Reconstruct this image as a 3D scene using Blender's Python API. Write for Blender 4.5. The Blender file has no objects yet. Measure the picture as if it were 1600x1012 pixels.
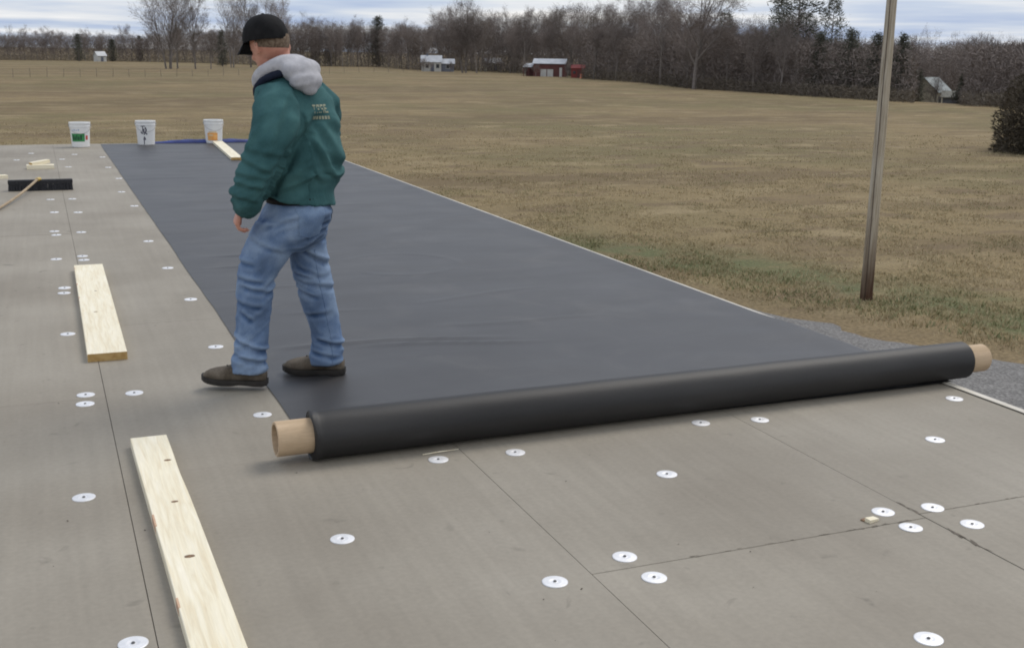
import bpy, math, random
import numpy as np
from mathutils import Vector, Matrix, noise as mnoise
from mathutils.bvhtree import BVHTree
from math import sin, cos, pi, radians, atan2, sqrt, exp

SC = bpy.context.scene
COL = SC.collection
random.seed(7)
RNG = np.random.default_rng(7)

# ------------------------------------------------------------------ camera
EYE = Vector((0.0, 0.0, 1.5))
PITCH, YAW, ROLL = radians(13.2288), radians(22.2423), radians(0.8787)
fw = Vector((sin(YAW)*cos(PITCH), cos(YAW)*cos(PITCH), -sin(PITCH)))
r0 = Vector((cos(YAW), -sin(YAW), 0)); u0 = r0.cross(fw)
rt = r0*cos(ROLL) + u0*sin(ROLL); up = -r0*sin(ROLL) + u0*cos(ROLL)
cam_d = bpy.data.cameras.new('camera'); cam = bpy.data.objects.new('camera', cam_d); COL.objects.link(cam)
cam.matrix_world = Matrix(((rt.x, up.x, -fw.x, EYE.x), (rt.y, up.y, -fw.y, EYE.y), (rt.z, up.z, -fw.z, EYE.z), (0, 0, 0, 1)))
cam_d.sensor_width = 36; cam_d.lens = 36*1801.58/1600; cam_d.clip_end = 9000; cam_d.clip_start = .05
SC.camera = cam

# ------------------------------------------------------------------ sky, sun, exposure
SUN_EL, SUN_AZ = radians(52), radians(62)          # azimuth measured from +Y towards +X
world = bpy.data.worlds.new('World'); SC.world = world; world.use_nodes = True
W = world.node_tree; W.nodes.clear()
def wn(t, **k):
    n = W.nodes.new(t)
    for a, v in k.items(): setattr(n, a, v)
    return n
wl = W.links.new
w_out = wn('ShaderNodeOutputWorld'); w_bg = wn('ShaderNodeBackground'); w_bg.inputs['Strength'].default_value = .1
sky_n = wn('ShaderNodeTexSky', sky_type='NISHITA', sun_disc=False, sun_elevation=SUN_EL, sun_rotation=SUN_AZ)
sky_n.altitude = 200; sky_n.dust_density = 2.0
tcw = wn('ShaderNodeTexCoord'); sepw = wn('ShaderNodeSeparateXYZ'); wl(tcw.outputs['Generated'], sepw.inputs[0])
def wm(op, a, b):
    n = wn('ShaderNodeMath', operation=op)
    for i, v in enumerate((a, b)):
        if hasattr(v, 'links'): wl(v, n.inputs[i])
        elif v is not None: n.inputs[i].default_value = v
    return n.outputs[0]
zc = wm('ADD', wm('MAXIMUM', sepw.outputs['Z'], 0.0), .04)
cmb = wn('ShaderNodeCombineXYZ'); wl(wm('DIVIDE', sepw.outputs['X'], zc), cmb.inputs[0]); wl(wm('DIVIDE', sepw.outputs['Y'], zc), cmb.inputs[1])
cn = wn('ShaderNodeTexNoise'); cn.inputs['Scale'].default_value = .24; cn.inputs['Detail'].default_value = 5; cn.inputs['Roughness'].default_value = .52; wl(cmb.outputs[0], cn.inputs['Vector'])
cr = wn('ShaderNodeValToRGB'); wl(cn.outputs['Fac'], cr.inputs[0])
CLOUD_RAMP = [(.33, (2.9, 3.75, 5.6, 1)), (.45, (4.4, 5.05, 6.2, 1)), (.54, (6.1, 6.35, 6.75, 1)), (.66, (8.0, 7.9, 7.8, 1))]
while len(cr.color_ramp.elements) < 4: cr.color_ramp.elements.new(.5)
for e, (p, c) in zip(cr.color_ramp.elements, CLOUD_RAMP): e.position = p; e.color = c
mixw = wn('ShaderNodeMix', data_type='RGBA'); mixw.inputs[0].default_value = .92
wl(sky_n.outputs[0], mixw.inputs[6]); wl(cr.outputs[0], mixw.inputs[7]); wl(mixw.outputs[2], w_bg.inputs['Color']); wl(w_bg.outputs[0], w_out.inputs[0])

sun_d = bpy.data.lights.new('sun', 'SUN'); sun_d.energy = 1.3; sun_d.angle = radians(28); sun_d.color = (1, .93, .83)
sun = bpy.data.objects.new('sun', sun_d); COL.objects.link(sun)
sdir = Vector((sin(SUN_AZ)*cos(SUN_EL), cos(SUN_AZ)*cos(SUN_EL), sin(SUN_EL)))
sun.rotation_euler = sdir.to_track_quat('Z', 'Y').to_euler()

VS = SC.view_settings
SC.display_settings.display_device = 'sRGB'
VS.view_transform = 'Standard'; VS.look = 'None'; VS.gamma = 1; VS.exposure = 0.38; VS.use_curve_mapping = False
SC.cycles.filter_width = 1.9
SC.cycles.max_bounces = 6; SC.cycles.diffuse_bounces = 3; SC.cycles.glossy_bounces = 3; SC.cycles.transparent_max_bounces = 6

# ------------------------------------------------------------------ materials
def mat(name, cols, rough=.8, scale=5.0, stretch=(1, 1, 1), detail=5, lo=.35, hi=.65, bump=0., bscale=None, bdist=.01, spec=.5, metal=0., world_pos=False, rand=0., fine=None, rot=0.):
    """principled surface whose colour wanders between the given colours with noise; optional relief and per-object tint"""
    m = bpy.data.materials.new(name); m.use_nodes = True; T = m.node_tree; N = T.nodes; L = T.links.new
    P = N['Principled BSDF']; P.inputs['Roughness'].default_value = rough; P.inputs['Metallic'].default_value = metal
    P.inputs['Specular IOR Level'].default_value = spec
    if world_pos: src = N.new('ShaderNodeNewGeometry').outputs['Position']
    else: src = N.new('ShaderNodeTexCoord').outputs['Object']
    mp = N.new('ShaderNodeMapping'); mp.inputs['Scale'].default_value = stretch; mp.inputs['Rotation'].default_value = (0, 0, rot); L(src, mp.inputs[0])
    nz = N.new('ShaderNodeTexNoise'); nz.inputs['Scale'].default_value = scale; nz.inputs['Detail'].default_value = detail; L(mp.outputs[0], nz.inputs['Vector'])
    rp = N.new('ShaderNodeValToRGB'); L(nz.outputs['Fac'], rp.inputs[0])
    cols = [c if len(c) == 4 else (*c, 1) for c in cols]
    while len(rp.color_ramp.elements) < len(cols): rp.color_ramp.elements.new(.5)
    for i, (e, c) in enumerate(zip(rp.color_ramp.elements, cols)):
        e.position = lo + (hi-lo)*i/max(1, len(cols)-1); e.color = c
    out = rp.outputs[0]
    if fine:                                           # (scale, amount): fine light/dark grain multiplied in
        f = N.new('ShaderNodeTexNoise'); f.inputs['Scale'].default_value = fine[0]; f.inputs['Detail'].default_value = 3; L(mp.outputs[0], f.inputs['Vector'])
        mr = N.new('ShaderNodeMapRange'); mr.inputs[1].default_value = .3; mr.inputs[2].default_value = .7; mr.inputs[3].default_value = 1-fine[1]; mr.inputs[4].default_value = 1+fine[1]; L(f.outputs['Fac'], mr.inputs[0])
        mx = N.new('ShaderNodeVectorMath'); mx.operation = 'SCALE'; L(out, mx.inputs[0]); L(mr.outputs[0], mx.inputs['Scale']); out = mx.outputs[0]
    if rand:
        oi = N.new('ShaderNodeObjectInfo'); mr = N.new('ShaderNodeMapRange'); mr.inputs[3].default_value = 1-rand; mr.inputs[4].default_value = 1+rand; L(oi.outputs['Random'], mr.inputs[0])
        mx = N.new('ShaderNodeVectorMath'); mx.operation = 'SCALE'; L(out, mx.inputs[0]); L(mr.outputs[0], mx.inputs['Scale']); out = mx.outputs[0]
    L(out, P.inputs['Base Color'])
    if bump:
        b = N.new('ShaderNodeBump'); b.inputs['Strength'].default_value = bump; b.inputs['Distance'].default_value = bdist
        if bscale:
            n2 = N.new('ShaderNodeTexNoise'); n2.inputs['Scale'].default_value = bscale; n2.inputs['Detail'].default_value = 4; L(mp.outputs[0], n2.inputs['Vector']); L(n2.outputs['Fac'], b.inputs['Height'])
        else: L(nz.outputs['Fac'], b.inputs['Height'])
        L(b.outputs[0], P.inputs['Normal'])
    m['_ramp'] = rp.name
    return m

M = {}
def board_material():
    m = mat('insulation_facer', [(.236, .209, .168), (.280, .252, .206), (.324, .294, .244)], rough=.72, scale=1.1, detail=7, lo=.3, hi=.72, bump=.12, bscale=90, bdist=.002, world_pos=True, rand=.035, fine=(55, .05), spec=.35)
    T = m.node_tree; N = T.nodes; L = T.links.new; P = N['Principled BSDF']
    src = P.inputs['Base Color'].links[0].from_socket
    g = N.new('ShaderNodeNewGeometry')
    # long faint machine streaks of the facer paper, and small dark scuffs
    mp = N.new('ShaderNodeMapping'); mp.inputs['Scale'].default_value = (26, .9, 1); L(g.outputs['Position'], mp.inputs[0])
    n = N.new('ShaderNodeTexNoise'); n.inputs['Scale'].default_value = 1.0; n.inputs['Detail'].default_value = 4; L(mp.outputs[0], n.inputs['Vector'])
    mr = N.new('ShaderNodeMapRange'); mr.inputs[1].default_value = .3; mr.inputs[2].default_value = .7; mr.inputs[3].default_value = .955; mr.inputs[4].default_value = 1.045; L(n.outputs['Fac'], mr.inputs[0])
    a = N.new('ShaderNodeVectorMath'); a.operation = 'SCALE'; L(src, a.inputs[0]); L(mr.outputs[0], a.inputs['Scale'])
    n3 = N.new('ShaderNodeTexNoise'); n3.inputs['Scale'].default_value = 9; n3.inputs['Detail'].default_value = 5; n3.inputs['Distortion'].default_value = .6; L(g.outputs['Position'], n3.inputs['Vector'])
    r3 = N.new('ShaderNodeMapRange'); r3.inputs[1].default_value = .66; r3.inputs[2].default_value = .76; r3.inputs[3].default_value = 1; r3.inputs[4].default_value = .72; L(n3.outputs['Fac'], r3.inputs[0])
    b = N.new('ShaderNodeVectorMath'); b.operation = 'SCALE'; L(a.outputs[0], b.inputs[0]); L(r3.outputs[0], b.inputs['Scale'])
    L(b.outputs[0], P.inputs['Base Color'])
    return m
M['board'] = board_material()
M['board_core'] = mat('foam_core', [(.34, .27, .14), (.42, .34, .19)], rough=.9, scale=40)
M['deck'] = mat('deck_steel', [(.05, .048, .045), (.08, .075, .07)], rough=.8)
M['siding'] = mat('painted_siding', [(.42, .41, .38), (.48, .47, .44)], rough=.5, scale=2)
M['edge'] = mat('edge_metal', [(.52, .48, .40), (.66, .62, .54)], rough=.5, scale=6, world_pos=True)
M['plate'] = mat('galvalume', [(.72, .72, .73), (.82, .82, .83)], rough=.5, scale=30, metal=.35, rand=.05)
M['screw'] = mat('screw_black', [(.07, .07, .075), (.12, .12, .12)], rough=.5)

def membrane_material():
    m = mat('black_membrane', [(.034, .033, .034), (.040, .039, .040), (.048, .047, .047)], rough=.5, scale=1.6, detail=6, world_pos=True, lo=.3, hi=.7, bump=.10, bscale=28, bdist=.003, fine=(120, .08))
    T = m.node_tree; N = T.nodes; L = T.links.new; P = N['Principled BSDF']
    g = N.new('ShaderNodeNewGeometry'); n = N.new('ShaderNodeTexNoise'); n.inputs['Scale'].default_value = 1.3; n.inputs['Detail'].default_value = 6; n.inputs['Distortion'].default_value = .5
    mp = N.new('ShaderNodeMapping'); mp.inputs['Scale'].default_value = (1, 2.2, 1); L(g.outputs['Position'], mp.inputs[0]); L(mp.outputs[0], n.inputs['Vector'])
    r = N.new('ShaderNodeMapRange'); r.inputs[1].default_value = .3; r.inputs[2].default_value = .72; r.inputs[3].default_value = .45; r.inputs[4].default_value = .51; L(n.outputs['Fac'], r.inputs[0]); L(r.outputs[0], P.inputs['Roughness'])
    # chalky dust and boot scuffs lying on the sheet
    src = P.inputs['Base Color'].links[0].from_socket
    n2 = N.new('ShaderNodeTexNoise'); n2.inputs['Scale'].default_value = 2.1; n2.inputs['Detail'].default_value = 8; n2.inputs['Roughness'].default_value = .62; n2.inputs['Distortion'].default_value = .8; L(g.outputs['Position'], n2.inputs['Vector'])
    r2 = N.new('ShaderNodeMapRange'); r2.inputs[1].default_value = .52; r2.inputs[2].default_value = .74; r2.inputs[3].default_value = 0; r2.inputs[4].default_value = .34; L(n2.outputs['Fac'], r2.inputs[0])
    x = N.new('ShaderNodeMix'); x.data_type = 'RGBA'; x.inputs[7].default_value = (.105, .098, .09, 1); L(src, x.inputs[6]); L(r2.outputs[0], x.inputs[0]); L(x.outputs[2], P.inputs['Base Color'])
    return m
M['membrane'] = membrane_material()
M['roll'] = mat('clean_membrane', [(.018, .0175, .018), (.023, .0225, .023), (.030, .029, .029)], rough=.54, spec=.38, scale=2.4, stretch=(.6, 3, 3), detail=6, bump=.12, bscale=18, bdist=.003, fine=(90, .10))
M['core'] = mat('cardboard', [(.44, .32, .20), (.56, .42, .28)], rough=.8, scale=7, stretch=(.6, 4, 4), fine=(60, .06))
def pine(name, a, b, c, axis_y=True, sc=7.0):
    m = mat(name, [a, b, c], rough=.6, scale=sc, stretch=(9, .55, 9) if axis_y else (.55, 9, 9), detail=6, lo=.28, hi=.74, bump=.08, bdist=.003, fine=(18, .05))
    T = m.node_tree
    for n in T.nodes:
        if n.type == 'TEX_NOISE': n.inputs['Distortion'].default_value = .7
    return m
M['pine'] = pine('fresh_pine', (.72, .62, .43), (.82, .75, .57), (.87, .81, .66))
M['pine_end'] = mat('sawn_end', [(.42, .26, .09), (.52, .35, .14)], rough=.8, scale=40)
M['knot'] = mat('knot_wood', [(.11, .06, .03), (.30, .17, .08)], rough=.6, scale=60)
M['bark_mark'] = mat('bark_mark', [(.50, .30, .20), (.60, .42, .28)], rough=.8, scale=20)
M['dark_bristle'] = mat('dark_bristle', [(.012, .013, .016), (.03, .03, .035)], rough=.8, scale=60)
M['broom_wood'] = mat('broom_wood', [(.36, .25, .13), (.48, .36, .2)], rough=.6, scale=8)
M['broom_tan'] = mat('worn_handle', [(.30, .22, .13), (.42, .32, .2)], rough=.6, scale=9)
M['brass'] = mat('bracket_yellow', [(.55, .38, .08), (.62, .45, .12)], rough=.4, scale=30, metal=.3)
M['pail'] = mat('white_plastic', [(.78, .79, .79), (.84, .84, .83)], rough=.35, scale=4)
M['pail_in'] = mat('pail_dirty', [(.55, .55, .53), (.72, .72, .70)], rough=.6, scale=12)
M['green'] = mat('label_green', [(.03, .22, .07), (.05, .30, .10)], rough=.5, scale=12)
M['green_dark'] = mat('label_green_dark', [(.01, .07, .03), (.015, .09, .04)], rough=.5, scale=12)
M['red'] = mat('label_red', [(.55, .08, .07), (.6, .12, .1)], rough=.5)
M['ink'] = mat('marker_ink', [(.03, .03, .06), (.06, .06, .10)], rough=.6)
M['orange'] = mat('label_orange', [(.75, .32, .07), (.80, .44, .16)], rough=.5, scale=14)
M['blue_tarp'] = mat('blue_tarp', [(.012, .025, .14), (.02, .04, .2)], rough=.45, scale=6)
M['wire'] = mat('galvanised_wire', [(.35, .35, .35), (.45, .45, .45)], rough=.4, metal=.8)

# person
M['skin'] = mat('skin', [(.46, .20, .14), (.56, .28, .20)], rough=.5, scale=14, bump=.05, bscale=120, bdist=.001)
M['skin_hand'] = M['skin']
M['fleece'] = mat('teal_fleece', [(.034, .092, .098), (.046, .118, .124), (.060, .146, .150)], rough=.95, scale=9, detail=6, bump=.25, bscale=240, bdist=.0015, spec=.15, fine=(300, .12))
M['fleece_dark'] = mat('navy_trim', [(.012, .016, .03), (.02, .025, .045)], rough=.95, scale=30, spec=.15)
M['heather'] = mat('grey_heather', [(.40, .40, .43), (.50, .50, .53)], rough=.95, scale=30, bump=.25, bscale=260, bdist=.0015, spec=.15, fine=(320, .10))
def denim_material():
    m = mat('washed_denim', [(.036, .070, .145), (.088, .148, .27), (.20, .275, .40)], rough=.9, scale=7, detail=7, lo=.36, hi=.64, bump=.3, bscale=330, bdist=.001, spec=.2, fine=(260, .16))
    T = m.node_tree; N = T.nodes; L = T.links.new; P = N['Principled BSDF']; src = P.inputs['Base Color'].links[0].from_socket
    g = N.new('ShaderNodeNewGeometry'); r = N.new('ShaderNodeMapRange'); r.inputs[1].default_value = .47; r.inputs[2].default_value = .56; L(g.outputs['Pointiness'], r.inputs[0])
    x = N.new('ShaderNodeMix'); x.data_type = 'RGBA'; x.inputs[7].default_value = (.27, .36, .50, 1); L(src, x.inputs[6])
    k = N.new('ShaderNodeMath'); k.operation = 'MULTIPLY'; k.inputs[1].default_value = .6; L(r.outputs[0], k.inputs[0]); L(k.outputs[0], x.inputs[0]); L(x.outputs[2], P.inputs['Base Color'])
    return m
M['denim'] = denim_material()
M['denim_light'] = mat('worn_denim', [(.12, .185, .31), (.19, .27, .40)], rough=.9, scale=14, spec=.2, fine=(260, .15))
M['belt'] = mat('dark_belt', [(.010, .009, .009), (.018, .016, .015)], rough=.8, scale=20, spec=.2)
M['cap'] = mat('black_twill', [(.008, .008, .009), (.015, .015, .016)], rough=.9, scale=30, spec=.2, bump=.2, bscale=300, bdist=.001)
M['hair'] = mat('cropped_hair', [(.10, .065, .042), (.20, .15, .105)], rough=.9, scale=90, bump=.4, bscale=300, bdist=.001)
M['suede'] = mat('brown_suede', [(.085, .068, .050), (.165, .138, .108)], rough=.9, scale=16, spec=.2, fine=(120, .15))
M['sole'] = mat('dark_sole', [(.018, .016, .014), (.035, .03, .026)], rough=.8, scale=20)
M['lace'] = mat('lace_dark', [(.018, .015, .012), (.03, .026, .022)], rough=.9)
M['eye'] = mat('eye_white', [(.7, .68, .66), (.75, .73, .7)], rough=.2)
M['print'] = mat('cream_print', [(.26, .28, .20), (.34, .36, .27)], rough=.8, scale=40)

# land
def ground_material():
    m = bpy.data.materials.new('dry_field'); m.use_nodes = True; T = m.node_tree; N = T.nodes; L = T.links.new
    P = N['Principled BSDF']; P.inputs['Roughness'].default_value = .95; P.inputs['Specular IOR Level'].default_value = .15
    g = N.new('ShaderNodeNewGeometry').outputs['Position']
    def nz(scale, detail=5, stretch=(1, 1, 1), dist=0., rough=.55):
        mp = N.new('ShaderNodeMapping'); mp.inputs['Scale'].default_value = stretch; L(g, mp.inputs[0])
        n = N.new('ShaderNodeTexNoise'); n.inputs['Scale'].default_value = scale; n.inputs['Detail'].default_value = detail; n.inputs['Distortion'].default_value = dist; n.inputs['Roughness'].default_value = rough
        L(mp.outputs[0], n.inputs['Vector']); return n.outputs['Fac']
    def rng(v, a, b, c=0., d=1.):
        r = N.new('ShaderNodeMapRange'); r.interpolation_type = 'SMOOTHSTEP'
        for i, x in enumerate((a, b, c, d)): r.inputs[i+1].default_value = x
        L(v, r.inputs[0]); return r.outputs[0]
    def mix(f, a, b):
        x = N.new('ShaderNodeMix'); x.data_type = 'RGBA'
        if hasattr(f, 'links'): L(f, x.inputs[0])
        else: x.inputs[0].default_value = f
        for i, c in ((6, a), (7, b)):
            if hasattr(c, 'links'): L(c, x.inputs[i])
            else: x.inputs[i].default_value = (*c, 1)
        return x.outputs[2]
    def mth(op, a, b):
        n = N.new('ShaderNodeMath'); n.operation = op
        for i, v in enumerate((a, b)):
            if hasattr(v, 'links'): L(v, n.inputs[i])
            else: n.inputs[i].default_value = v
        return n.outputs[0]
    sep = N.new('ShaderNodeSeparateXYZ'); L(g, sep.inputs[0])
    TAN, BROWN, OLIVE, GREEN, SOIL, PALE = (.226, .172, .092), (.145, .107, .060), (.168, .140, .070), (.105, .120, .056), (.158, .116, .070), (.270, .212, .122)
    c = mix(rng(nz(.045, 6, (1, 1, 1), .4), .40, .60), TAN, OLIVE)
    c = mix(rng(nz(.06, 5, (.35, 1.2, 1), .5), .50, .66, 0, .8), c, BROWN)
    c = mix(rng(nz(.11, 6, (.5, 1.3, 1), .3), .46, .68, 0, .8), c, BROWN)
    c = mix(rng(nz(.35, 6, (.7, 1.2, 1)), .50, .68, 0, .9), c, PALE)
    c = mix(rng(nz(.55, 6, (.7, 1.3, 1), .6), .50, .66, 0, .8), c, SOIL)
    c = mix(rng(nz(2.6, 5), .50, .72, 0, .55), c, BROWN)
    # the bank beside the gravel: bare soil, then a band of green grass
    bank = mth('ADD', mth('SUBTRACT', sep.outputs['X'], 13.5), mth('MULTIPLY', mth('SUBTRACT', sep.outputs['Y'], 15.0), .38))
    bank = mth('ADD', bank, mth('MULTIPLY', mth('SUBTRACT', nz(.5, 5), .5), 4.0))
    gband = mth('MULTIPLY', rng(bank, .9, 1.9), rng(bank, 2.6, 5.5, 1, 0))
    gband = mth('MULTIPLY', gband, rng(sep.outputs['Y'], 23, 30, 1, 0))
    c = mix(mth('MULTIPLY', gband, rng(nz(.8, 5), .35, .6, .25, .85)), c, GREEN)
    c = mix(rng(bank, .0, 1.2, .4, 0), c, SOIL)
    # fine straw grain
    f = rng(nz(14, 4), .3, .7, .72, 1.3)
    v = N.new('ShaderNodeVectorMath'); v.operation = 'SCALE'; L(c, v.inputs[0]); L(f, v.inputs['Scale'])
    L(v.outputs[0], P.inputs['Base Color'])
    b = N.new('ShaderNodeBump'); b.inputs['Strength'].default_value = .5; b.inputs['Distance'].default_value = .08; L(nz(5.0, 6), b.inputs['Height']); L(b.outputs[0], P.inputs['Normal'])
    return m
M['field'] = ground_material()
M['gravel'] = mat('grey_gravel', [(.105, .10, .095), (.165, .158, .15), (.25, .242, .232)], rough=.9, scale=22, detail=6, lo=.34, hi=.68, bump=.9, bscale=26, bdist=.03, world_pos=True, fine=(3, .12))
M['straw'] = mat('straw_blades', [(.44, .36, .225), (.38, .315, .195), (.33, .285, .17)], rough=.9, scale=.35, world_pos=True, spec=.15, lo=.4, hi=.66)
M['green_blades'] = mat('green_blades', [(.19, .205, .105), (.25, .245, .13)], rough=.9, scale=.6, world_pos=True, spec=.15)
M['bark'] = mat('grey_bark', [(.165, .147, .135), (.23, .205, .19)], rough=.95, scale=3, rand=.25, spec=.1)
M['bark_pale'] = mat('pale_bark', [(.15, .135, .12), (.21, .19, .17)], rough=.95, scale=3, rand=.15, spec=.1)
M['twig'] = mat('brown_twigs', [(.19, .162, .148), (.245, .212, .194)], rough=.95, scale=.2, rand=.25, spec=.1)
M['twig_pale'] = mat('pale_twigs', [(.15, .125, .105), (.20, .17, .145)], rough=.95, scale=.2, rand=.15, spec=.1)
M['brush'] = mat('brown_brush', [(.155, .132, .120), (.20, .17, .155), (.235, .20, .178)], rough=.95, scale=.06, world_pos=True, spec=.1)
M['scrub'] = mat('dead_scrub', [(.095, .08, .066), (.125, .107, .088), (.15, .128, .10)], rough=.95, scale=.06, world_pos=True, spec=.1)
M['needle'] = mat('dark_needles', [(.085, .088, .070), (.125, .126, .098)], rough=.9, scale=.8, rand=.25, spec=.15)
M['bush'] = mat('dull_evergreen', [(.068, .056, .042), (.11, .092, .068)], rough=.9, scale=1.2, spec=.15)
M['pole'] = mat('weathered_pole', [(.32, .27, .20), (.42, .365, .285), (.50, .45, .365)], rough=.95, scale=2.6, stretch=(13, 13, .5), spec=.1, bump=.5, bdist=.01, fine=(12, .14))
def pole_stain():
    m = M['pole']; T = m.node_tree; N = T.nodes; L = T.links.new; P = N['Principled BSDF']; src = P.inputs['Base Color'].links[0].from_socket
    tc = N.new('ShaderNodeTexCoord'); sp = N.new('ShaderNodeSeparateXYZ'); L(tc.outputs['Object'], sp.inputs[0])
    mp = N.new('ShaderNodeMapping'); mp.inputs['Scale'].default_value = (7, 7, .8); L(tc.outputs['Object'], mp.inputs[0]); n = N.new('ShaderNodeTexNoise'); n.inputs['Scale'].default_value = 1.0; n.inputs['Detail'].default_value = 4; L(mp.outputs[0], n.inputs['Vector'])
    a = N.new('ShaderNodeMath'); a.operation = 'MULTIPLY_ADD'; a.inputs[1].default_value = -2.2; L(n.outputs['Fac'], a.inputs[0]); L(sp.outputs['Z'], a.inputs[2])
    r = N.new('ShaderNodeMapRange'); r.interpolation_type = 'SMOOTHSTEP'; r.inputs[1].default_value = -1.2; r.inputs[2].default_value = .9; L(a.outputs[0], r.inputs[0])
    x = N.new('ShaderNodeMix'); x.data_type = 'RGBA'; x.inputs[6].default_value = (.075, .042, .028, 1); L(src, x.inputs[7]); L(r.outputs[0], x.inputs[0]); L(x.outputs[2], P.inputs['Base Color'])
pole_stain()
M['pole_butt'] = mat('creosote_butt', [(.03, .017, .013), (.07, .045, .032)], rough=.85, scale=3, stretch=(6, 6, .4))
M['white_wall'] = mat('white_siding', [(.46, .46, .44), (.56, .56, .54)], rough=.6, scale=.8)
M['metal_roof'] = mat('pale_metal_roof', [(.33, .35, .38), (.43, .45, .48)], rough=.45, scale=.6)
M['grey_wall'] = mat('slate_wall', [(.12, .13, .17), (.16, .175, .21)], rough=.6, scale=.8)
M['barn_red'] = mat('barn_red', [(.095, .038, .035), (.135, .052, .048)], rough=.8, scale=.7)
M['bright_red'] = mat('bright_red', [(.19, .03, .027), (.24, .042, .036)], rough=.6, scale=.7)
M['cream_wall'] = mat('cream_wall', [(.44, .41, .32), (.52, .49, .39)], rough=.7, scale=.7)
M['glass'] = mat('dark_glass', [(.03, .035, .04), (.05, .055, .06)], rough=.15)
M['post'] = mat('grey_post', [(.15, .13, .105), (.22, .19, .155)], rough=.9, scale=3)
M['safety'] = mat('safety_orange', [(.8, .20, .08), (.85, .26, .12)], rough=.5)

# ------------------------------------------------------------------ mesh helpers
class MB:
    """collects shapes for one mesh"""
    def __init__(s): s.v, s.f, s.mi = [], [], []
    def add(s, vs, fs, mi=0):
        o = len(s.v); s.v += [tuple(v) for v in vs]; s.f += [tuple(i+o for i in f) for f in fs]; s.mi += [mi]*len(fs); return s
    def box(s, x0, x1, y0, y1, z0, z1, mi=0, ch=0.):
        if ch:
            vs = [(x0,y0,z0),(x1,y0,z0),(x1,y1,z0),(x0,y1,z0),(x0,y0,z1-ch),(x1,y0,z1-ch),(x1,y1,z1-ch),(x0,y1,z1-ch),(x0+ch,y0+ch,z1),(x1-ch,y0+ch,z1),(x1-ch,y1-ch,z1),(x0+ch,y1-ch,z1)]
            fs = [(3,2,1,0)] + [(a, (a+1)%4, 4+(a+1)%4, 4+a) for a in range(4)] + [(4+a, 4+(a+1)%4, 8+(a+1)%4, 8+a) for a in range(4)] + [(8,9,10,11)]
            return s.add(vs, fs, mi)
        vs = [(x0,y0,z0),(x1,y0,z0),(x1,y1,z0),(x0,y1,z0),(x0,y0,z1),(x1,y0,z1),(x1,y1,z1),(x0,y1,z1)]
        return s.add(vs, [(3,2,1,0),(4,5,6,7),(0,1,5,4),(1,2,6,5),(2,3,7,6),(3,0,4,7)], mi)
    def tube(s, pts, rad, n=8, mi=0, cap=True):
        pts = [Vector(p) for p in pts]; k = len(pts)
        if not hasattr(rad, '__len__'): rad = [rad]*k
        vs, fs = [], []
        t = (pts[1]-pts[0]).normalized(); ref = Vector((0, 0, 1)) if abs(t.z) < .9 else Vector((1, 0, 0)); u = t.cross(ref).normalized()
        for i, p in enumerate(pts):
            t = (pts[min(i+1, k-1)]-pts[max(i-1, 0)]).normalized(); u = (u - t*u.dot(t)).normalized(); w = t.cross(u)
            vs += [p + (u*cos(2*pi*j/n)+w*sin(2*pi*j/n))*rad[i] for j in range(n)]
        for i in range(k-1):
            fs += [(i*n+j, i*n+(j+1)%n, (i+1)*n+(j+1)%n, (i+1)*n+j) for j in range(n)]
        if cap: fs += [tuple(range(n-1, -1, -1)), tuple((k-1)*n+j for j in range(n))]
        return s.add(vs, fs, mi)
    def lathe(s, prof, n=32, mi=0, axis=None):
        vs, fs = [], []
        for r, z in prof: vs += [(r*cos(2*pi*j/n), r*sin(2*pi*j/n), z) for j in range(n)]
        for i in range(len(prof)-1): fs += [(i*n+j, i*n+(j+1)%n, (i+1)*n+(j+1)%n, (i+1)*n+j) for j in range(n)]
        if axis: vs = [axis @ Vector(v) for v in vs]
        return s.add(vs, fs, mi)
    def loft(s, rings, n=24, mi=0, p=2.0, cap=True):
        """rings: (centre, u, v, ru, rv) ellipses joined in order; p > 2 squares them off"""
        vs, fs = [], []
        for c, u, v, ru, rv in rings:
            c, u, v = Vector(c), Vector(u), Vector(v)
            for j in range(n):
                a = 2*pi*j/n; ca, sa = cos(a), sin(a)
                vs.append(c + u*(ru*math.copysign(abs(ca)**(2/p), ca)) + v*(rv*math.copysign(abs(sa)**(2/p), sa)))
        k = len(rings)
        for i in range(k-1): fs += [(i*n+j, i*n+(j+1)%n, (i+1)*n+(j+1)%n, (i+1)*n+j) for j in range(n)]
        if cap: fs += [tuple(range(n-1, -1, -1)), tuple((k-1)*n+j for j in range(n))]
        return s.add(vs, fs, mi)
    def ball(s, c, fx, fy, fz, rx, ry, rz, n=16, mi=0):
        c, fx, fy, fz = Vector(c), Vector(fx), Vector(fy), Vector(fz); vs, fs = [], []; k = n//2
        for i in range(1, k):
            th = pi*i/k
            for j in range(n):
                a = 2*pi*j/n; vs.append(c + fx*(rx*sin(th)*cos(a)) + fy*(ry*sin(th)*sin(a)) + fz*(rz*cos(th)))
        t = len(vs); vs += [c + fz*rz, c - fz*rz]
        for i in range(k-2): fs += [(i*n+j, (i+1)*n+j, (i+1)*n+(j+1)%n, i*n+(j+1)%n) for j in range(n)]
        fs += [(t, j, (j+1)%n) for j in range(n)] + [(t+1, (k-2)*n+(j+1)%n, (k-2)*n+j) for j in range(n)]
        return s.add(vs, fs, mi)
    def mesh(s, name):
        me = bpy.data.meshes.new(name); me.from_pydata(s.v, [], s.f)
        if any(s.mi): me.polygons.foreach_set('material_index', s.mi)
        me.update(); return me
    def build(s, name, mats, parent=None, smooth=False, angle=None):
        return link(name, s.mesh(name), mats, parent, smooth, angle)

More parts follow.
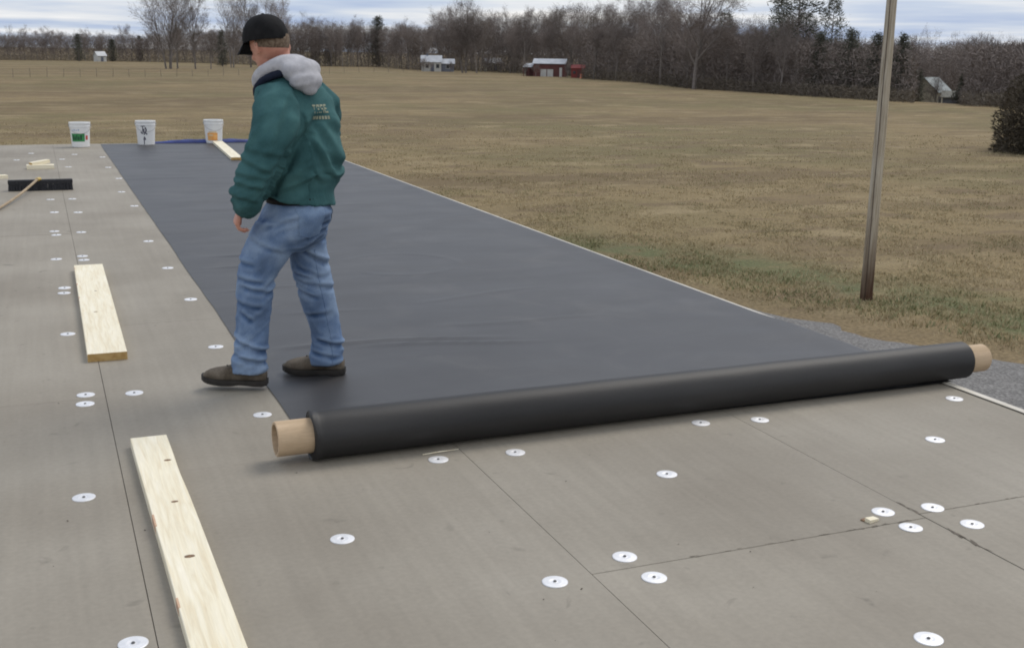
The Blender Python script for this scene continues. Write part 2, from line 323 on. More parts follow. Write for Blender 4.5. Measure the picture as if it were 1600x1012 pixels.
def link(name, me, mats, parent=None, smooth=False, angle=None):
    for m in (mats if isinstance(mats, (list, tuple)) else [mats]):
        if len(me.materials) < (len(mats) if isinstance(mats, (list, tuple)) else 1): me.materials.append(m)
    if smooth: me.polygons.foreach_set('use_smooth', [True]*len(me.polygons))
    if angle is not None: me.set_sharp_from_angle(angle=radians(angle))
    o = bpy.data.objects.new(name, me); COL.objects.link(o); o.parent = parent
    return o
def tag(o, label=None, cat=None, group=None, kind=None):
    for k, v in (('label', label), ('category', cat), ('group', group), ('kind', kind)):
        if v: o[k] = v
    return o
def empty(name, loc=(0, 0, 0), rz=0., label=None, cat=None, group=None):
    o = bpy.data.objects.new(name, None); o.empty_display_size = .2; COL.objects.link(o); o.location = loc; o.rotation_euler = (0, 0, rz)
    return tag(o, label, cat, group)
def part(name, me, parent):
    o = bpy.data.objects.new(name, me); COL.objects.link(o); o.parent = parent; return o
def np_mesh(name, verts, faces_n):
    """numpy verts (N,3); all faces with faces_n corners taken in order"""
    me = bpy.data.meshes.new(name); nv = len(verts); nf = nv//faces_n
    me.vertices.add(nv); me.vertices.foreach_set('co', np.asarray(verts, dtype=np.float32).ravel())
    me.loops.add(nf*faces_n); me.loops.foreach_set('vertex_index', np.arange(nf*faces_n, dtype=np.int32))
    me.polygons.add(nf); me.polygons.foreach_set('loop_start', np.arange(0, nf*faces_n, faces_n, dtype=np.int32))
    me.update(calc_edges=True); return me
def skin_over(mb, name, voxel, smooth_it=4, fac=.5):
    """one continuous closed surface grown over overlapping volumes"""
    o = bpy.data.objects.new(name, mb.mesh(name)); COL.objects.link(o)
    r = o.modifiers.new('r', 'REMESH'); r.mode = 'VOXEL'; r.voxel_size = voxel; r.use_smooth_shade = True
    if smooth_it: sm = o.modifiers.new('s', 'SMOOTH'); sm.factor = fac; sm.iterations = smooth_it
    dg = bpy.context.evaluated_depsgraph_get(); me = bpy.data.meshes.new_from_object(o.evaluated_get(dg))
    me.name = name; bpy.data.objects.remove(o); return me
def displace(me, fn):
    n = len(me.vertices); co = [v.co.copy() for v in me.vertices]; no = [v.normal.copy() for v in me.vertices]
    for v, c, q in zip(me.vertices, co, no): v.co = c + q*fn(c, q)
    me.update()
def sm(a, b, x):
    t = min(1., max(0., (x-a)/(b-a))); return t*t*(3-2*t)

# ------------------------------------------------------------------ terrain
G0 = -3.0
AZ_T = [-180, -60, -6, 2, 6, 11, 15.5, 17, 18.3, 23.8, 28.3, 30.9, 35.9, 43, 46, 60, 110, 180]
DC_T = [420, 500, 540, 560, 530, 430, 440, 375, 345, 268, 216, 180, 153, 133, 128, 115, 160, 420]
def crest(az): return float(np.interp(az, AZ_T, DC_T))
def ground_z(x, y):
    d = sqrt(x*x+y*y); az = math.degrees(atan2(x, y))
    z = G0 - .004*max(d-60, 0) if d < 900 else G0 - 3.36
    w = sm(24, 33, az)*(1-sm(90, 130, az))
    if w: z -= w*6.0*sm(0, 110, d-crest(az)-2)
    if d > 30: z += .28*sm(30, 120, d)*(mnoise.noise(Vector((x*.021, y*.021, 3.1))))*(1-.6*sm(150, 400, d))
    return z
def spot(az, d, dz=0.):
    x, y = d*sin(radians(az)), d*cos(radians(az)); return (x, y, ground_z(x, y)+dz)

def build_ground():
    azs = np.concatenate([np.arange(-180, -8, 4), np.arange(-8, 54, .6), np.arange(54, 180, 4)])
    rs = np.concatenate([[.01], np.geomspace(3, 1000, 105), [1400, 2000, 3000, 5000]])
    vs, fs = [], []; na = len(azs)
    for r in rs:
        for a in azs:
            x, y = r*sin(radians(a)), r*cos(radians(a)); vs.append((x, y, ground_z(x, y)))
    for i in range(len(rs)-1):
        for j in range(na): fs.append((i*na+j, (i+1)*na+j, (i+1)*na+(j+1) % na, i*na+(j+1) % na))
    mb = MB(); mb.add(vs, [f[::-1] for f in fs]); return tag(mb.build('ground', M['field'], None, True), kind='structure')
build_ground()

def build_gravel():
    yy = np.arange(-16, 34.1, .5); vs, fs = [], []; nx = 12
    for y in yy:
        edge = 13.6 - .38*(y-15) if y > 10 else 15.5 - .02*(10-y)
        edge += .7*mnoise.noise(Vector((0, y*.35, 1.7))) + .35*mnoise.noise(Vector((3, y*1.4, .3)))
        for k in range(nx+1):
            x = 1.0 + (edge-1.0)*k/nx; vs.append((x, y, G0 + (.012 if k < nx else -.02) + .012*mnoise.noise(Vector((x*.9, y*.9, 4)))))
    for i in range(len(yy)-1):
        for k in range(nx): a = i*(nx+1)+k; fs.append((a, a+1, a+nx+2, a+nx+1))
    mb = MB(); mb.add(vs, fs); tag(mb.build('gravel_drive', M['gravel'], None, True), kind='structure')
build_gravel()

def bank_d(x, y): return x - 13.5 + .38*(y-15)
def grass(name, count, rmin, rmax, test, h, w, mt, blades=5):
    az = np.radians(RNG.uniform(-4, 49, count*3)); rr = rmin*(rmax/rmin)**RNG.random(count*3)
    x, y = rr*np.sin(az), rr*np.cos(az); k = test(x, y, rr) & (RNG.random(len(x)) > (rr-30)/(rmax-30)) & (np.array([mnoise.noise(Vector((a*.55, b*.4, 8.))) + .6*mnoise.noise(Vector((a*1.7, b*1.3, 1.))) for a, b in zip(x.tolist(), y.tolist())]) > RNG.normal(-.05, .2, len(x))); x, y, rr = x[k][:count], y[k][:count], rr[k][:count]
    z = np.array([ground_z(a, b) for a, b in zip(x, y)])
    P = np.repeat(np.stack([x, y, z], 1), blades, 0); n = len(P); R = np.repeat(rr, blades)
    P[:, :2] += RNG.normal(0, 1, (n, 2))*.06*(1+R/60)[:, None]
    th = RNG.uniform(0, 2*pi, n); hh = RNG.uniform(h[0], h[1], n)*(1+R/160); ww = RNG.uniform(w[0], w[1], n)*(1+R/45)
    lean = RNG.normal(0, .55, (n, 2))*hh[:, None]
    dx = np.stack([np.cos(th), np.sin(th), np.zeros(n)], 1)*ww[:, None]
    tip = P + np.concatenate([lean, hh[:, None]], 1); base = P - [0, 0, .02]
    V = np.stack([base-dx, base+dx, tip], 1).reshape(-1, 3)
    return tag(link(name, np_mesh(name, V, 3), mt), kind='stuff')
grass('dry_grass', 24000, 17, 82, lambda x, y, r: (bank_d(x, y) > np.abs(RNG.normal(0, .4, len(x))) - .2) & ((y > 20) | (x > 10)), (.025, .065), (.006, .014), M['straw'])
grass('green_grass', 3500, 16, 45, lambda x, y, r: (bank_d(x, y) > .5) & (y < 27) & (bank_d(x, y) < 3.2 + RNG.normal(0, .8, len(x))), (.03, .10), (.008, .016), M['green_blades'])

# ------------------------------------------------------------------ building with the roof under work
bld = empty('flat_roofed_building', (0, 0, G0), 0, 'low flat-roofed building topped with grey tan insulation boards and white plates', 'building')
Z0 = -G0                                                     # roof surface in the building's own height
RX0, RX1, RY0, RY1 = -4.69, 3.905, -4.5, 19.42
mb = MB(); mb.box(RX0+.05, RX1-.02, RY0+.05, RY1-.05, -.2, Z0-.16); mb.build('wall', M['siding'], bld)
mb = MB(); mb.box(RX0, RX1+.012, RY0, RY1+.012, Z0-.16, Z0-.055); mb.build('roof_deck', M['deck'], bld)
mb = MB()
mb.box(RX1+.004, RX1+.022, RY0, RY1+.03, Z0-.20, Z0+.004); mb.box(RX1-.014, RX1+.022, RY0, RY1+.03, Z0+.0045, Z0+.0075)
mb.box(RX0-.02, RX1+.003, RY1+.004, RY1+.022, Z0-.20, Z0+.004)
mb.build('edge_trim', M['edge'], bld)
COLS = [(2.6705, 3.900, 2.865), (1.4255, 2.6695, 2.83), (.190, 1.4245, 6.56), (-1.030, .189, 5.17), (-2.25, -1.031, 6.9), (-3.47, -2.251, 5.0), (-4.69, -3.471, 6.4)]
PLATES = [(0.131, 2.873), (0.053, 3.969), (0.109, 5.231), (0.101, 5.092), (0.311, 5.191), (0.788, 4.688), (0.767, 5.908), (0.789, 7.132), (0.767, 8.242), (0.746, 9.474), (0.067, 6.436), (0.082, 7.735), (0.075, 7.565), (0.052, 8.838), (0.232, 8.91), (0.236, 8.74), (0.062, 10.21), (0.073, 10.01), (0.267, 10.103), (0.081, 11.413), (0.285, 11.356), (0.062, 12.399), (0.266, 12.398), (0.77, 12.883), (0.832, 14.238), (0.32, 15.775), (0.269, 16.884), (0.808, 11.683), (0.795, 3.329), (1.31, 3.918), (1.614, 3.893), (1.301, 2.82), (1.572, 2.902), (1.588, 2.745), (2.05, 3.486), (2.486, 3.97), (2.747, 3.924), (2.566, 2.918), (2.754, 2.891), (2.565, 2.78), (2.777, 2.73), (3.275, 3.463), (3.768, 3.892), (2.096, 2.165),
          (-0.30, 16.9), (-0.12, 17.9), (.45, 17.6), (.79, 15.6), (.80, 17.1), (-.5, 3.3), (-.55, 4.9), (-.9, 7.4), (-.45, 6.4), (-.85, 9.9), (-1.3, 5.0), (-1.9, 6.7)]
def plate_mesh():
    mb = MB(); R = .0385
    mb.lathe([(0.0005, .0022), (.0052, .0022), (.0075, .0012), (.012, .0016), (.017, .0034), (.021, .0034), (.026, .0022), (R-.003, .0026), (R, .0018), (R, 0)], 28)
    mb.lathe([(.0003, .0058), (.0038, .0056), (.0050, .0042), (.0052, .0022)], 10, mi=1)
    return mb.mesh('fastener_plate')
PM = plate_mesh(); PM.materials.append(M['plate']); PM.materials.append(M['screw']); PM.polygons.foreach_set('use_smooth', [True]*len(PM.polygons))
boards = []
rb = random.Random(3)
for x0, x1, yj in COLS:
    y = yj - 2.44*math.ceil((yj-RY0)/2.44)
    while y < RY1-.01:
        a, b = max(y, RY0), min(y+2.44, RY1)
        if b-a > .15:
            g = [rb.uniform(.0001, .0009) for _ in range(4)]; dz = rb.uniform(-.0006, .0006)
            if x0 > 2.5 and abs(b-2.865) < .05: g[0] += .0025; g[3] += .002          # the gappy corner near the right edge
            if 1.4 < x0 < 2 and abs(b-2.83) < .05: g[3] += .0008
            if x0 == .190:                                                             # tight butt joint left of the roll
                if abs(b-4.12) < .05: g[3] = 0; dz = 0
                if abs(a-4.12) < .05: g[2] = 0; dz = 0
            mb = MB(); mb.box(x0+g[0], x1-g[1], a+g[2], b-g[3], Z0-.052, Z0+dz, ch=.0007)
            o = mb.build('insulation_board', [M['board']], bld); boards.append((x0, x1, a, b, o, dz))
        y += 2.44
for (px, py) in PLATES:
    for x0, x1, a, b, o, dz in boards:
        if x0 <= px <= x1 and a <= py <= b:
            p = part('fastener_plate', PM, o); p.location = (px, py, Z0+dz+.0002); p.rotation_euler = (rb.uniform(-.012, .012), rb.uniform(-.012, .012), rb.uniform(0, 6)); break
# crumbled foam along the open joints near the right edge, and crumbs swept nowhere
def crumbs():
    mb = MB(); q = random.Random(9)
    def chip(x, y, a, l, w, z=Z0+.0011):
        n = 7; ring = []
        for j in range(n):
            t = 2*pi*j/n; u, v = l*cos(t)*q.uniform(.7, 1.1), w*sin(t)*q.uniform(.5, 1.2); ring.append((x+u*cos(a)-v*sin(a), y+u*sin(a)+v*cos(a), z-.0004))
        mb.add(ring+[(x, y, z)], [(j, (j+1) % n, n) for j in range(n)])
    for i in range(52):
        x = q.choice((q.uniform(1.75, 2.6), q.uniform(2.7, 3.5), q.uniform(2.2, 2.6))); chip(x, (2.866 if x > 2.67 else 2.831)+q.gauss(0, .0022), q.gauss(0, .12), q.uniform(.005, .022), q.uniform(.0008, .0026))
    for i in range(26): chip(2.671+q.gauss(0, .004), q.choice((q.uniform(2.55, 2.72), q.uniform(2.86, 2.98))), pi/2+q.gauss(0, .15), q.uniform(.008, .03), q.uniform(.002, .005))
    o = mb.build('crumbled_edge', M['dark_foam'], bld); o['kind'] = 'stuff'
    mb = MB()
    for i in range(150):
        x, y = q.uniform(-.9, 3.8), q.uniform(1.9, 9) if i % 3 else q.uniform(9, 18)
        if .88 < x and y > 3.95: continue
        r_ = q.uniform(.0015, .0045); v = [(x+r_*q.uniform(-1.4, 1.4), y+r_*q.uniform(-1.4, 1.4), Z0+.001+(r_ if k == 3 else 0)) for k in range(4)]; mb.add(v, [(0, 1, 3), (1, 2, 3), (2, 0, 3), (0, 2, 1)])
    o = mb.build('crumbs', M['dark_foam'], bld); o['kind'] = 'stuff'
M['dark_foam'] = mat('dark_foam', [(.085, .072, .056), (.15, .128, .10)], rough=.95, scale=60)
crumbs()

# ------------------------------------------------------------------ membrane: laid sheet and roll
ROLL_R = .091
RA, RB = Vector((.861, 4.085, ROLL_R+.004)), Vector((4.04, 4.15, ROLL_R+.004))
def build_sheet():
    xs = np.concatenate([np.linspace(.884, 3.86, 108), np.linspace(3.87, 4.02, 16)]); ys = np.concatenate([np.arange(4.10, 9.0, .028), np.arange(9.0, 19.43, .07)])
    rid = [(1.15, 1.9, 8.55, .0055, .035, -.05), (1.05, 1.55, 8.1, .004, .03, -.03), (1.1, 2.2, 5.72, .006, .035, -.12), (1.5, 2.35, 5.58, .0055, .03, -.16), (2.0, 3.0, 5.95, .003, .03, -.1), (1.0, 1.5, 7.3, .003, .03, .06), (2.1, 2.9, 6.7, .003, .04, .2), (1.3, 1.7, 6.5, .003, .03, -.1), (1.4, 3.0, 11.2, .004, .05, .02), (1.0, 2.4, 14.1, .005, .06, -.03), (1.8, 3.6, 16.6, .005, .08, .03)]
    vs, fs = [], []
    for y in ys:
        over = .085*(1-sm(4.9, 5.75, y))                                          # how far the sheet hangs past the roof edge near the roll
        for x in xs:
            X = x if x <= 3.86 else 3.86 + (x-3.86)*(.045 + over)/.16
            z = .0045 + .0006*mnoise.noise(Vector((X*1.3, y*.5, 0))) + .00025*mnoise.noise(Vector((X*7, y*5, 2)))
            for a, b, yc, h, s, k in rid:
                if a-.3 < X < b+.3:
                    q = (y-yc-k*(X-(a+b)/2) - .03*sin(X*5+yc))/(s*.75)
                    if abs(q) < 3: z += 1.5*h*exp(-q*q)*sm(a-.15, a+.15, X)*(1-sm(b-.2, b+.2, X))
            rr = sqrt((X-2.35)**2+((y-7.9)*1.0)**2)                                # curved crease left by a fold
            if X > 2.0 and 6.9 < y < 8.6: z += .0035*exp(-((rr-.42)/.03)**2)*sm(6.9, 7.3, y)*(1-sm(8.1, 8.6, y))
            if X > 3.93: z -= 1.6*(X-3.93)**1.6
            else: z = max(z, .0036)
            z += .005*sm(3.70, 3.885, X)
            vs.append((X + (.007*mnoise.noise(Vector((0, y*.8, 5))) + .003*mnoise.noise(Vector((2, y*3, 5))))*max(0, 1-(x-.884)/.15), y, z))
    n = len(xs)
    for i in range(len(ys)-1):
        for j in range(n-1): a = i*n+j; fs.append((a, a+1, a+n+1, a+n))
    mb = MB(); mb.add(vs, fs); o = mb.build('membrane_sheet', M['membrane'], None, True)
    return tag(o, 'wide black roofing membrane laid flat along the roof behind the roll', 'roof membrane')
build_sheet()

def build_roll():
    ax = (RB-RA); Lr = ax.length; root = empty('membrane_roll', ((RA+RB)/2)*1.0, atan2(ax.y, ax.x), 'long thick roll of black roofing membrane on a tan cardboard core lying across the roof', 'roll')
    n = 72; vs, fs = [], []; S = [0, .004, .012, .02, .026, .034, .05] + list(np.linspace(.09, Lr-.06, 70)) + [Lr-.02, Lr-.004, Lr]
    for s in S:
        for j in range(n):
            a = 2*pi*j/n; r = ROLL_R - .004*s/Lr
            lip = .0055*exp(-((s-.008)/.012)**2)*(1+.5*sin(3*a+1)+.3*sin(7*a))
            r += lip - (.004 if s in (0, Lr) else 0) + .0014*mnoise.noise(Vector((s*2.6, cos(a)*.8, sin(a)*.8)))+.0006*mnoise.noise(Vector((s*9, cos(a)*1.5, sin(a)*1.5))) - .0018*exp(-((s-.04)/.012)**2)
            if .03 < s: r += .0009*(1 if a < 1.9 else 0)*1.0                        # step where the outermost layer ends
            z = r*sin(a)
            z = max(z, -ROLL_R+.0005)
            sx = s-Lr/2 + (.004*sin(2*a+.6) + .002*sin(5*a) if s < .05 else (.002*sin(2*a) if s > Lr-.03 else 0))
            vs.append((sx, r*cos(a), z))
    k = len(S)
    for i in range(k-1): fs += [(i*n+j, (i+1)*n+j, (i+1)*n+(j+1) % n, i*n+(j+1) % n) for j in range(n)]
    mb = MB(); mb.add(vs, fs)
    for end in (0, 1):                                                            # stepped ends: the edges of the wound layers
        base = (0 if end == 0 else k-1)*n; prev = [base+j for j in range(n)]; rr = ROLL_R-.004
        off = len(mb.v); q = 0; R_end = ROLL_R-.006
        while R_end > .067:
            for dx in (0, 1):
                ring = []; jx = rb.uniform(0, .004)
                for j in range(n):
                    a = 2*pi*j/n; mb.v.append(((-Lr/2+jx*dx+.001) if end == 0 else (Lr/2-jx*dx-.001), R_end*cos(a), R_end*sin(a))); ring.append(len(mb.v)-1)
                for j in range(n):
                    f = (prev[j], ring[j], ring[(j+1) % n], prev[(j+1) % n]); mb.f.append(f[::-1] if end == 0 else f); mb.mi.append(0)
                prev = ring
            R_end -= .0042
    mb.build('wound_membrane', M['roll'], root, True, 40)
    cl, cr_ = -(Lr/2+.132), Lr/2+.125
    mb = MB(); ro, ri = .066, .056; mt_ = Matrix(((0, 0, 1, 0), (1, 0, 0, 0), (0, 1, 0, 0), (0, 0, 0, 1)))
    mb.lathe([(ri, cr_-.35), (ri, cr_), (ro-.002, cr_), (ro, cr_-.003), (ro, cl+.003), (ro-.002, cl), (ri, cl), (ri, cl+.35), (.001, cl+.36)], 40, axis=mt_)
    mb.build('cardboard_core', M['core'], root, True, 30)
    root.location = (RA+RB)/2
build_roll()

# ------------------------------------------------------------------ lumber
def plank(name, corner_near, corner_far, width, thick, label, knots=(), marks=(), z=0.0005, wane=0., group='pine boards on the roof'):
    """board lying from its near end to its far end; knots given as (fraction along, fraction across, size)"""
    a, b = Vector(corner_near), Vector(corner_far); L_ = (b-a).length; d = (b-a).normalized(); root = empty(name, ((a.x+b.x)/2, (a.y+b.y)/2, z), atan2(-d.x, d.y), label, 'board', group)
    w = width/2; mb = MB(); ns = 24; vs, fs, mi = [], [], []
    ch = .002
    prof = [(-w, 0), (w, 0), (w, thick-ch), (w-ch, thick), (-w+ch, thick), (-w, thick-ch)]
    for i in range(ns+1):
        t = i/ns; y = -L_/2+L_*t; bow = .0025*sin(pi*t)
        for k, (px, pz) in enumerate(prof):
            dx = 0
            if k in (2, 3) and wane: dx = -wane*exp(-((t-.80)/.07)**2)
            vs.append((px+dx+.0012*mnoise.noise(Vector((t*3, L_, px))), y, pz+(bow if pz > 0 else 0)))
    m = len(prof)
    for i in range(ns):
        for k in range(m): fs.append((i*m+k, i*m+(k+1) % m, (i+1)*m+(k+1) % m, (i+1)*m+k)); mi.append(0)
    fs += [tuple(range(m-1, -1, -1)), tuple(ns*m+k for k in range(m))]; mi += [1, 1]
    mb.add(vs, fs); mb.mi = mi; mb.build('lumber', [M['pine'], M['pine_end']], root)
    for t, s, sz in knots:
        kb = MB(); c = Vector((-w+2*w*s, -L_/2+L_*t, thick+.0025*sin(pi*t)+.0012))
        n = 12; ring = [(c.x+sz*1.25*cos(2*pi*j/n)*(1+.15*sin(3*j)), c.y+sz*.8*sin(2*pi*j/n), c.z) for j in range(n)]; lo = [(x, y, c.z-.004) for x, y, _ in ring]
        kb.add(ring+lo, [tuple(range(n))]+[(j, n+j, n+(j+1) % n, (j+1) % n) for j in range(n)]); kb.build('knot', M['knot'], root)
    for t, ln in marks:                                                            # reddish bark left on the long edge
        kb = MB(); y = -L_/2+L_*t; kb.box(-w-.0006, -w+.005, y-ln/2, y+ln/2, thick*.35, thick+.0032); kb.build('bark_patch', M['bark_mark'], root)
    return root
plank('pine_plank', (.2335, 5.80), (.250, 8.32), .185, .040, 'wide short pine plank left of the walking man with a square orange sawn end', knots=((.38, .42, .008), (.62, .55, .006)), marks=((.55, .05), (.72, .06), (.95, .03)))
plank('pine_plank', (.330, 2.30), (.308, 4.449), .135, .036, 'narrow long pine plank with three dark knots running out of the picture bottom', knots=((.86, .78, .010), (.665, .60, .009), (.455, .52, .012)), marks=((.32, .06), (.60, .1)), wane=.003)
plank('pine_plank', (2.50, 16.2), (2.66, 19.15), .155, .036, 'pale pine board lying on the far membrane in front of the orange labelled bucket', z=.007)
plank('wood_offcut', (-.17, 15.62), (.15, 15.62+.0), .14, .05, 'short pale pine offcut beneath a tilted second piece beyond the broom', group='pine scraps beyond the broom')
o = plank('wood_offcut', (-.12, 15.62), (.09, 15.72), .09, .04, 'small tilted pine offcut resting on another offcut beyond the broom', z=.052, group='pine scraps beyond the broom')
o.rotation_euler.x = .12
plank('wood_offcut', (-.75, 14.42), (-.38, 14.56), .1, .04, 'pine scrap at the left edge of the picture beside the broom', group='pine scraps beyond the broom')
o = empty('wood_shim', (2.478, 2.868, .001), .25, 'tiny pale wood shim beside the fastener plate at the open board joint', 'wood shim')
mb = MB(); mb.add([(-.024, -.012, 0), (.024, -.011, 0), (.023, .012, 0), (-.023, .011, 0), (-.024, -.012, .012), (.024, -.011, .007), (.023, .012, .008), (-.023, .011, .014)], [(3,2,1,0),(4,5,6,7),(0,1,5,4),(1,2,6,5),(2,3,7,6),(3,0,4,7)]); mb.build('shim_block', M['pine'], o)
mb = MB(); mb.box(-.026, -.006, .012, .026, 0, .004); mb.build('bark_sliver', M['knot'], o)
mb = MB(); mb.tube([(1.27, 3.985, .003), (1.34, 3.99, .0045), (1.42, 3.998, .003)], [.0016, .0024, .001], 6)
tag(mb.build('wood_splinter', M['pine']), 'thin pale wood splinter lying in front of the black roll', 'splinter')

# ------------------------------------------------------------------ push broom
def build_broom():
    root = empty('push_broom', (-.01, 13.25, .0), -.0, 'wide push broom with black bristles and a tan handle lying on the boards', 'broom')
    mb = MB(); mb.box(-.33, .31, -.035, .035, .075, .115, ch=.008); mb.build('broom_block', M['dark_bristle'], root)
    mb = MB(); rr = random.Random(5)
    for i in range(46):
        for k in range(4):
            x = -.32+.62*i/45; y = -.027+.018*k; mb.tube([(x, y, .078), (x+rr.uniform(-.006, .006), y*1.6+rr.uniform(-.006, .006), .001)], [.0065, .008], 5)
    o = mb.build('bristles', M['dark_bristle'], root); o['kind'] = 'stuff'
    mb = MB(); h0 = Vector((-.03, -.02, .125)); h1 = Vector((-.49, -2.05, .02)); pts = [h0.lerp(h1, t)+Vector((0, 0, -.03*sin(pi*t))) for t in np.linspace(0, 1, 8)]
    mb.tube(pts, [.013]*8, 10); mb.build('handle', M['broom_tan'], root, True)
    mb = MB(); mb.tube([h0+Vector((.012, .05, -.01)), h0+Vector((-.012, -.05, -.004))], [.022, .018], 10); mb.box(-.06, .0, -.03, .03, .113, .122); mb.build('bracket', M['brass'], root)
build_broom()

# ------------------------------------------------------------------ buckets
def cyl_patch(mb, r0, r1, H, a0, a1, z0, z1, out=.0012, n=10, mi=0):
    """patch that follows the tapered wall of a pail"""
    rad = lambda z: r0+(r1-r0)*z/H+out
    vs = []
    for z in (z0, z1): vs += [(rad(z)*cos(a0+(a1-a0)*k/n), rad(z)*sin(a0+(a1-a0)*k/n), z) for k in range(n+1)]
    mb.add(vs, [(k, k+1, n+2+k, n+1+k) for k in range(n)], mi)
def bucket(x, y, label, kind, rz=0.):
    H, r0, r1 = .37, .128, .150
    root = empty('plastic_bucket', (x, y, .004), rz, label, 'bucket', 'white buckets at the far roof edge')
    rad = lambda z: r0+(r1-r0)*z/H
    mb = MB(); mb.lathe([(.001, .004), (r0-.004, .004), (r0-.004, 0), (r0, .002), (rad(.08), .08), (rad(.30), .30), (rad(.301)+.004, .301), (rad(.306)+.006, .306), (rad(.312)+.004, .312), (rad(.335)+.001, .335), (rad(.336)+.005, .336), (r1+.006, .345), (r1+.007, H-.003), (r1+.004, H), (r1-.003, H), (r1-.004, H-.01), (r0-.003, .012), (.001, .011)], 36)
    mb.build('pail', M['pail'], root, True, 35)
    mb = MB(); pts = [(( r1+.01)*cos(t), (r1+.01)*sin(t), .325 - .13*sin(t-pi) if False else .325-.12*abs(sin(t))) for t in np.linspace(pi, 2*pi, 17)]
    mb.tube(pts, .0025, 6)
    for s in (-1, 1): mb.box(s*(r1+.004)-.008, s*(r1+.004)+.008, -.012, .012, .312, .336)
    mb.build('bail_handle', M['wire'], root, True)
    A0 = -pi/2 - radians(18)                                                      # side turned to the camera
    if kind == 'green':
        mb = MB(); cyl_patch(mb, r0, r1, H, A0-.75, A0+.75, .085, .205); lb = mb.build('label', M['green'], root)
        mb = MB(); rr = random.Random(2); a = A0-.62
        for w, h in ((.2, .07), (.16, .05), (.1, .075), (.2, .05), (.22, .07)):
            cyl_patch(mb, r0, r1, H, a, a+w, .11, .11+h, .0024, 4); a += w+.05
        mb.build('lettering', M['green_dark'], lb)
        mb = MB(); cyl_patch(mb, r0, r1, H, A0+.85, A0+1.15, .11, .175); mb.build('label', M['red'], root)
        mb = MB()
        for k in range(4): cyl_patch(mb, r0, r1, H, A0-.6+.22*k, A0-.46+.22*k, .245, .262+.01*(k % 2))
        mb.build('lettering', mat('pale_blue_print', [(.42, .50, .62), (.5, .58, .7)]), root)
    elif kind == 'ink':
        mb = MB()
        def st(u0, v0, u1, v1, w=.014):                                           # one brush stroke of the handwriting
            n = 5
            for i in range(n):
                ua, va = u0+(u1-u0)*i/n, v0+(v1-v0)*i/n; ub, vb = u0+(u1-u0)*(i+1)/n, v0+(v1-v0)*(i+1)/n
                cyl_patch(mb, r0, r1, H, A0+min(ua, ub)-w*3.2, A0+max(ua, ub)+w*3.2, min(va, vb)-w*.35, max(va, vb)+w*.35, .0014+.00005*i, 2)
        st(-.25, .29, .12, .29); st(-.08, .29, -.08, .20); st(-.08, .245, .1, .245)
        st(.02, .24, .06, .16); st(.18, .27, .30, .23); st(.30, .23, .16, .19); st(.16, .19, .34, .165); st(-.3, .2, -.12, .175)
        st(.06, .125, -.02, .08); st(.02, .08, .0, .015); st(.12, .11, .16, .08)
        mb.build('handwriting', M['ink'], root)
    else:
        mb = MB(); cyl_patch(mb, r0, r1, H, A0-.62, A0+.62, .045, .165); lb = mb.build('label', M['orange'], root)
        mb = MB(); cyl_patch(mb, r0, r1, H, A0-.45, A0+.5, .165, .19); cyl_patch(mb, r0, r1, H, A0-.5, A0+.1, .12, .14, .0022); mb.build('lettering', mat('pale_orange_print', [(.72, .55, .34), (.78, .62, .42)]), lb)
    return root
bucket(.585, 18.93, 'white plastic bucket with a green label and a red spot, standing on bare boards', 'green')
bucket(1.566, 19.20, 'white plastic bucket with dark handwriting on it, middle one of the row', 'ink')
bucket(2.63, 19.33, 'white plastic bucket with an orange label at the end of a pine board', 'orange')

# blue tarp folded along the far edge
def build_tarp():
    vs, fs = [], []; nx, ny = 60, 12
    for i in range(nx+1):
        x = 1.68+1.7*i/nx
        for j in range(ny+1):
            t = j/ny; y = 19.30+.16*t
            h = (.052*sin(pi*min(1, t*1.0))**.5)*(.35+.65*sm(0, .3, i/nx))*(1-.35*sm(.7, 1, i/nx)) + .006*mnoise.noise(Vector((x*6, t*4, 1)))
            vs.append((x, y, .008+max(0, h)))
    for i in range(nx):
        for j in range(ny): a = i*(ny+1)+j; fs.append((a, a+ny+1, a+ny+2, a+1))
    mb = MB(); mb.add(vs, fs)
    return tag(mb.build('folded_tarp', M['blue_tarp'], None, True), 'narrow folded blue tarp along the far roof edge between two buckets', 'tarp')
build_tarp()

# ------------------------------------------------------------------ person
MAN = Vector((.942, 5.168, 0)); MAN_RZ = atan2(.3785, -.9256)       # local x: walking direction, local y: his left, towards the camera
YT = radians(35)                                                    # chest turned away from the camera
TF, TL = Vector((cos(YT), -sin(YT), 0)), Vector((sin(YT), cos(YT), 0)); ZU = Vector((0, 0, 1)); XU = Vector((1, 0, 0)); YU = Vector((0, 1, 0))
def crease(lines, a, z):
    """height of cloth folds: each line is (a0, z0, a1, z1, depth, width): a groove with a ridge above it"""
    h = 0.
    for a0, z0, a1, z1, A, w in lines:
        dx, dz = a1-a0, z1-z0; L2 = dx*dx+dz*dz; t = ((a-a0)*dx+(z-z0)*dz)/L2
        if -.3 < t < 1.3:
            n = ((z-z0)*dx-(a-a0)*dz)/sqrt(L2)
            if dx < 0: n = -n
            if abs(n) < 4*w: h += sm(-.3, .15, t)*(1-sm(.85, 1.3, t))*A*(.75*exp(-((n-1.7*w)/w)**2) - exp(-(n/w)**2))
    return h
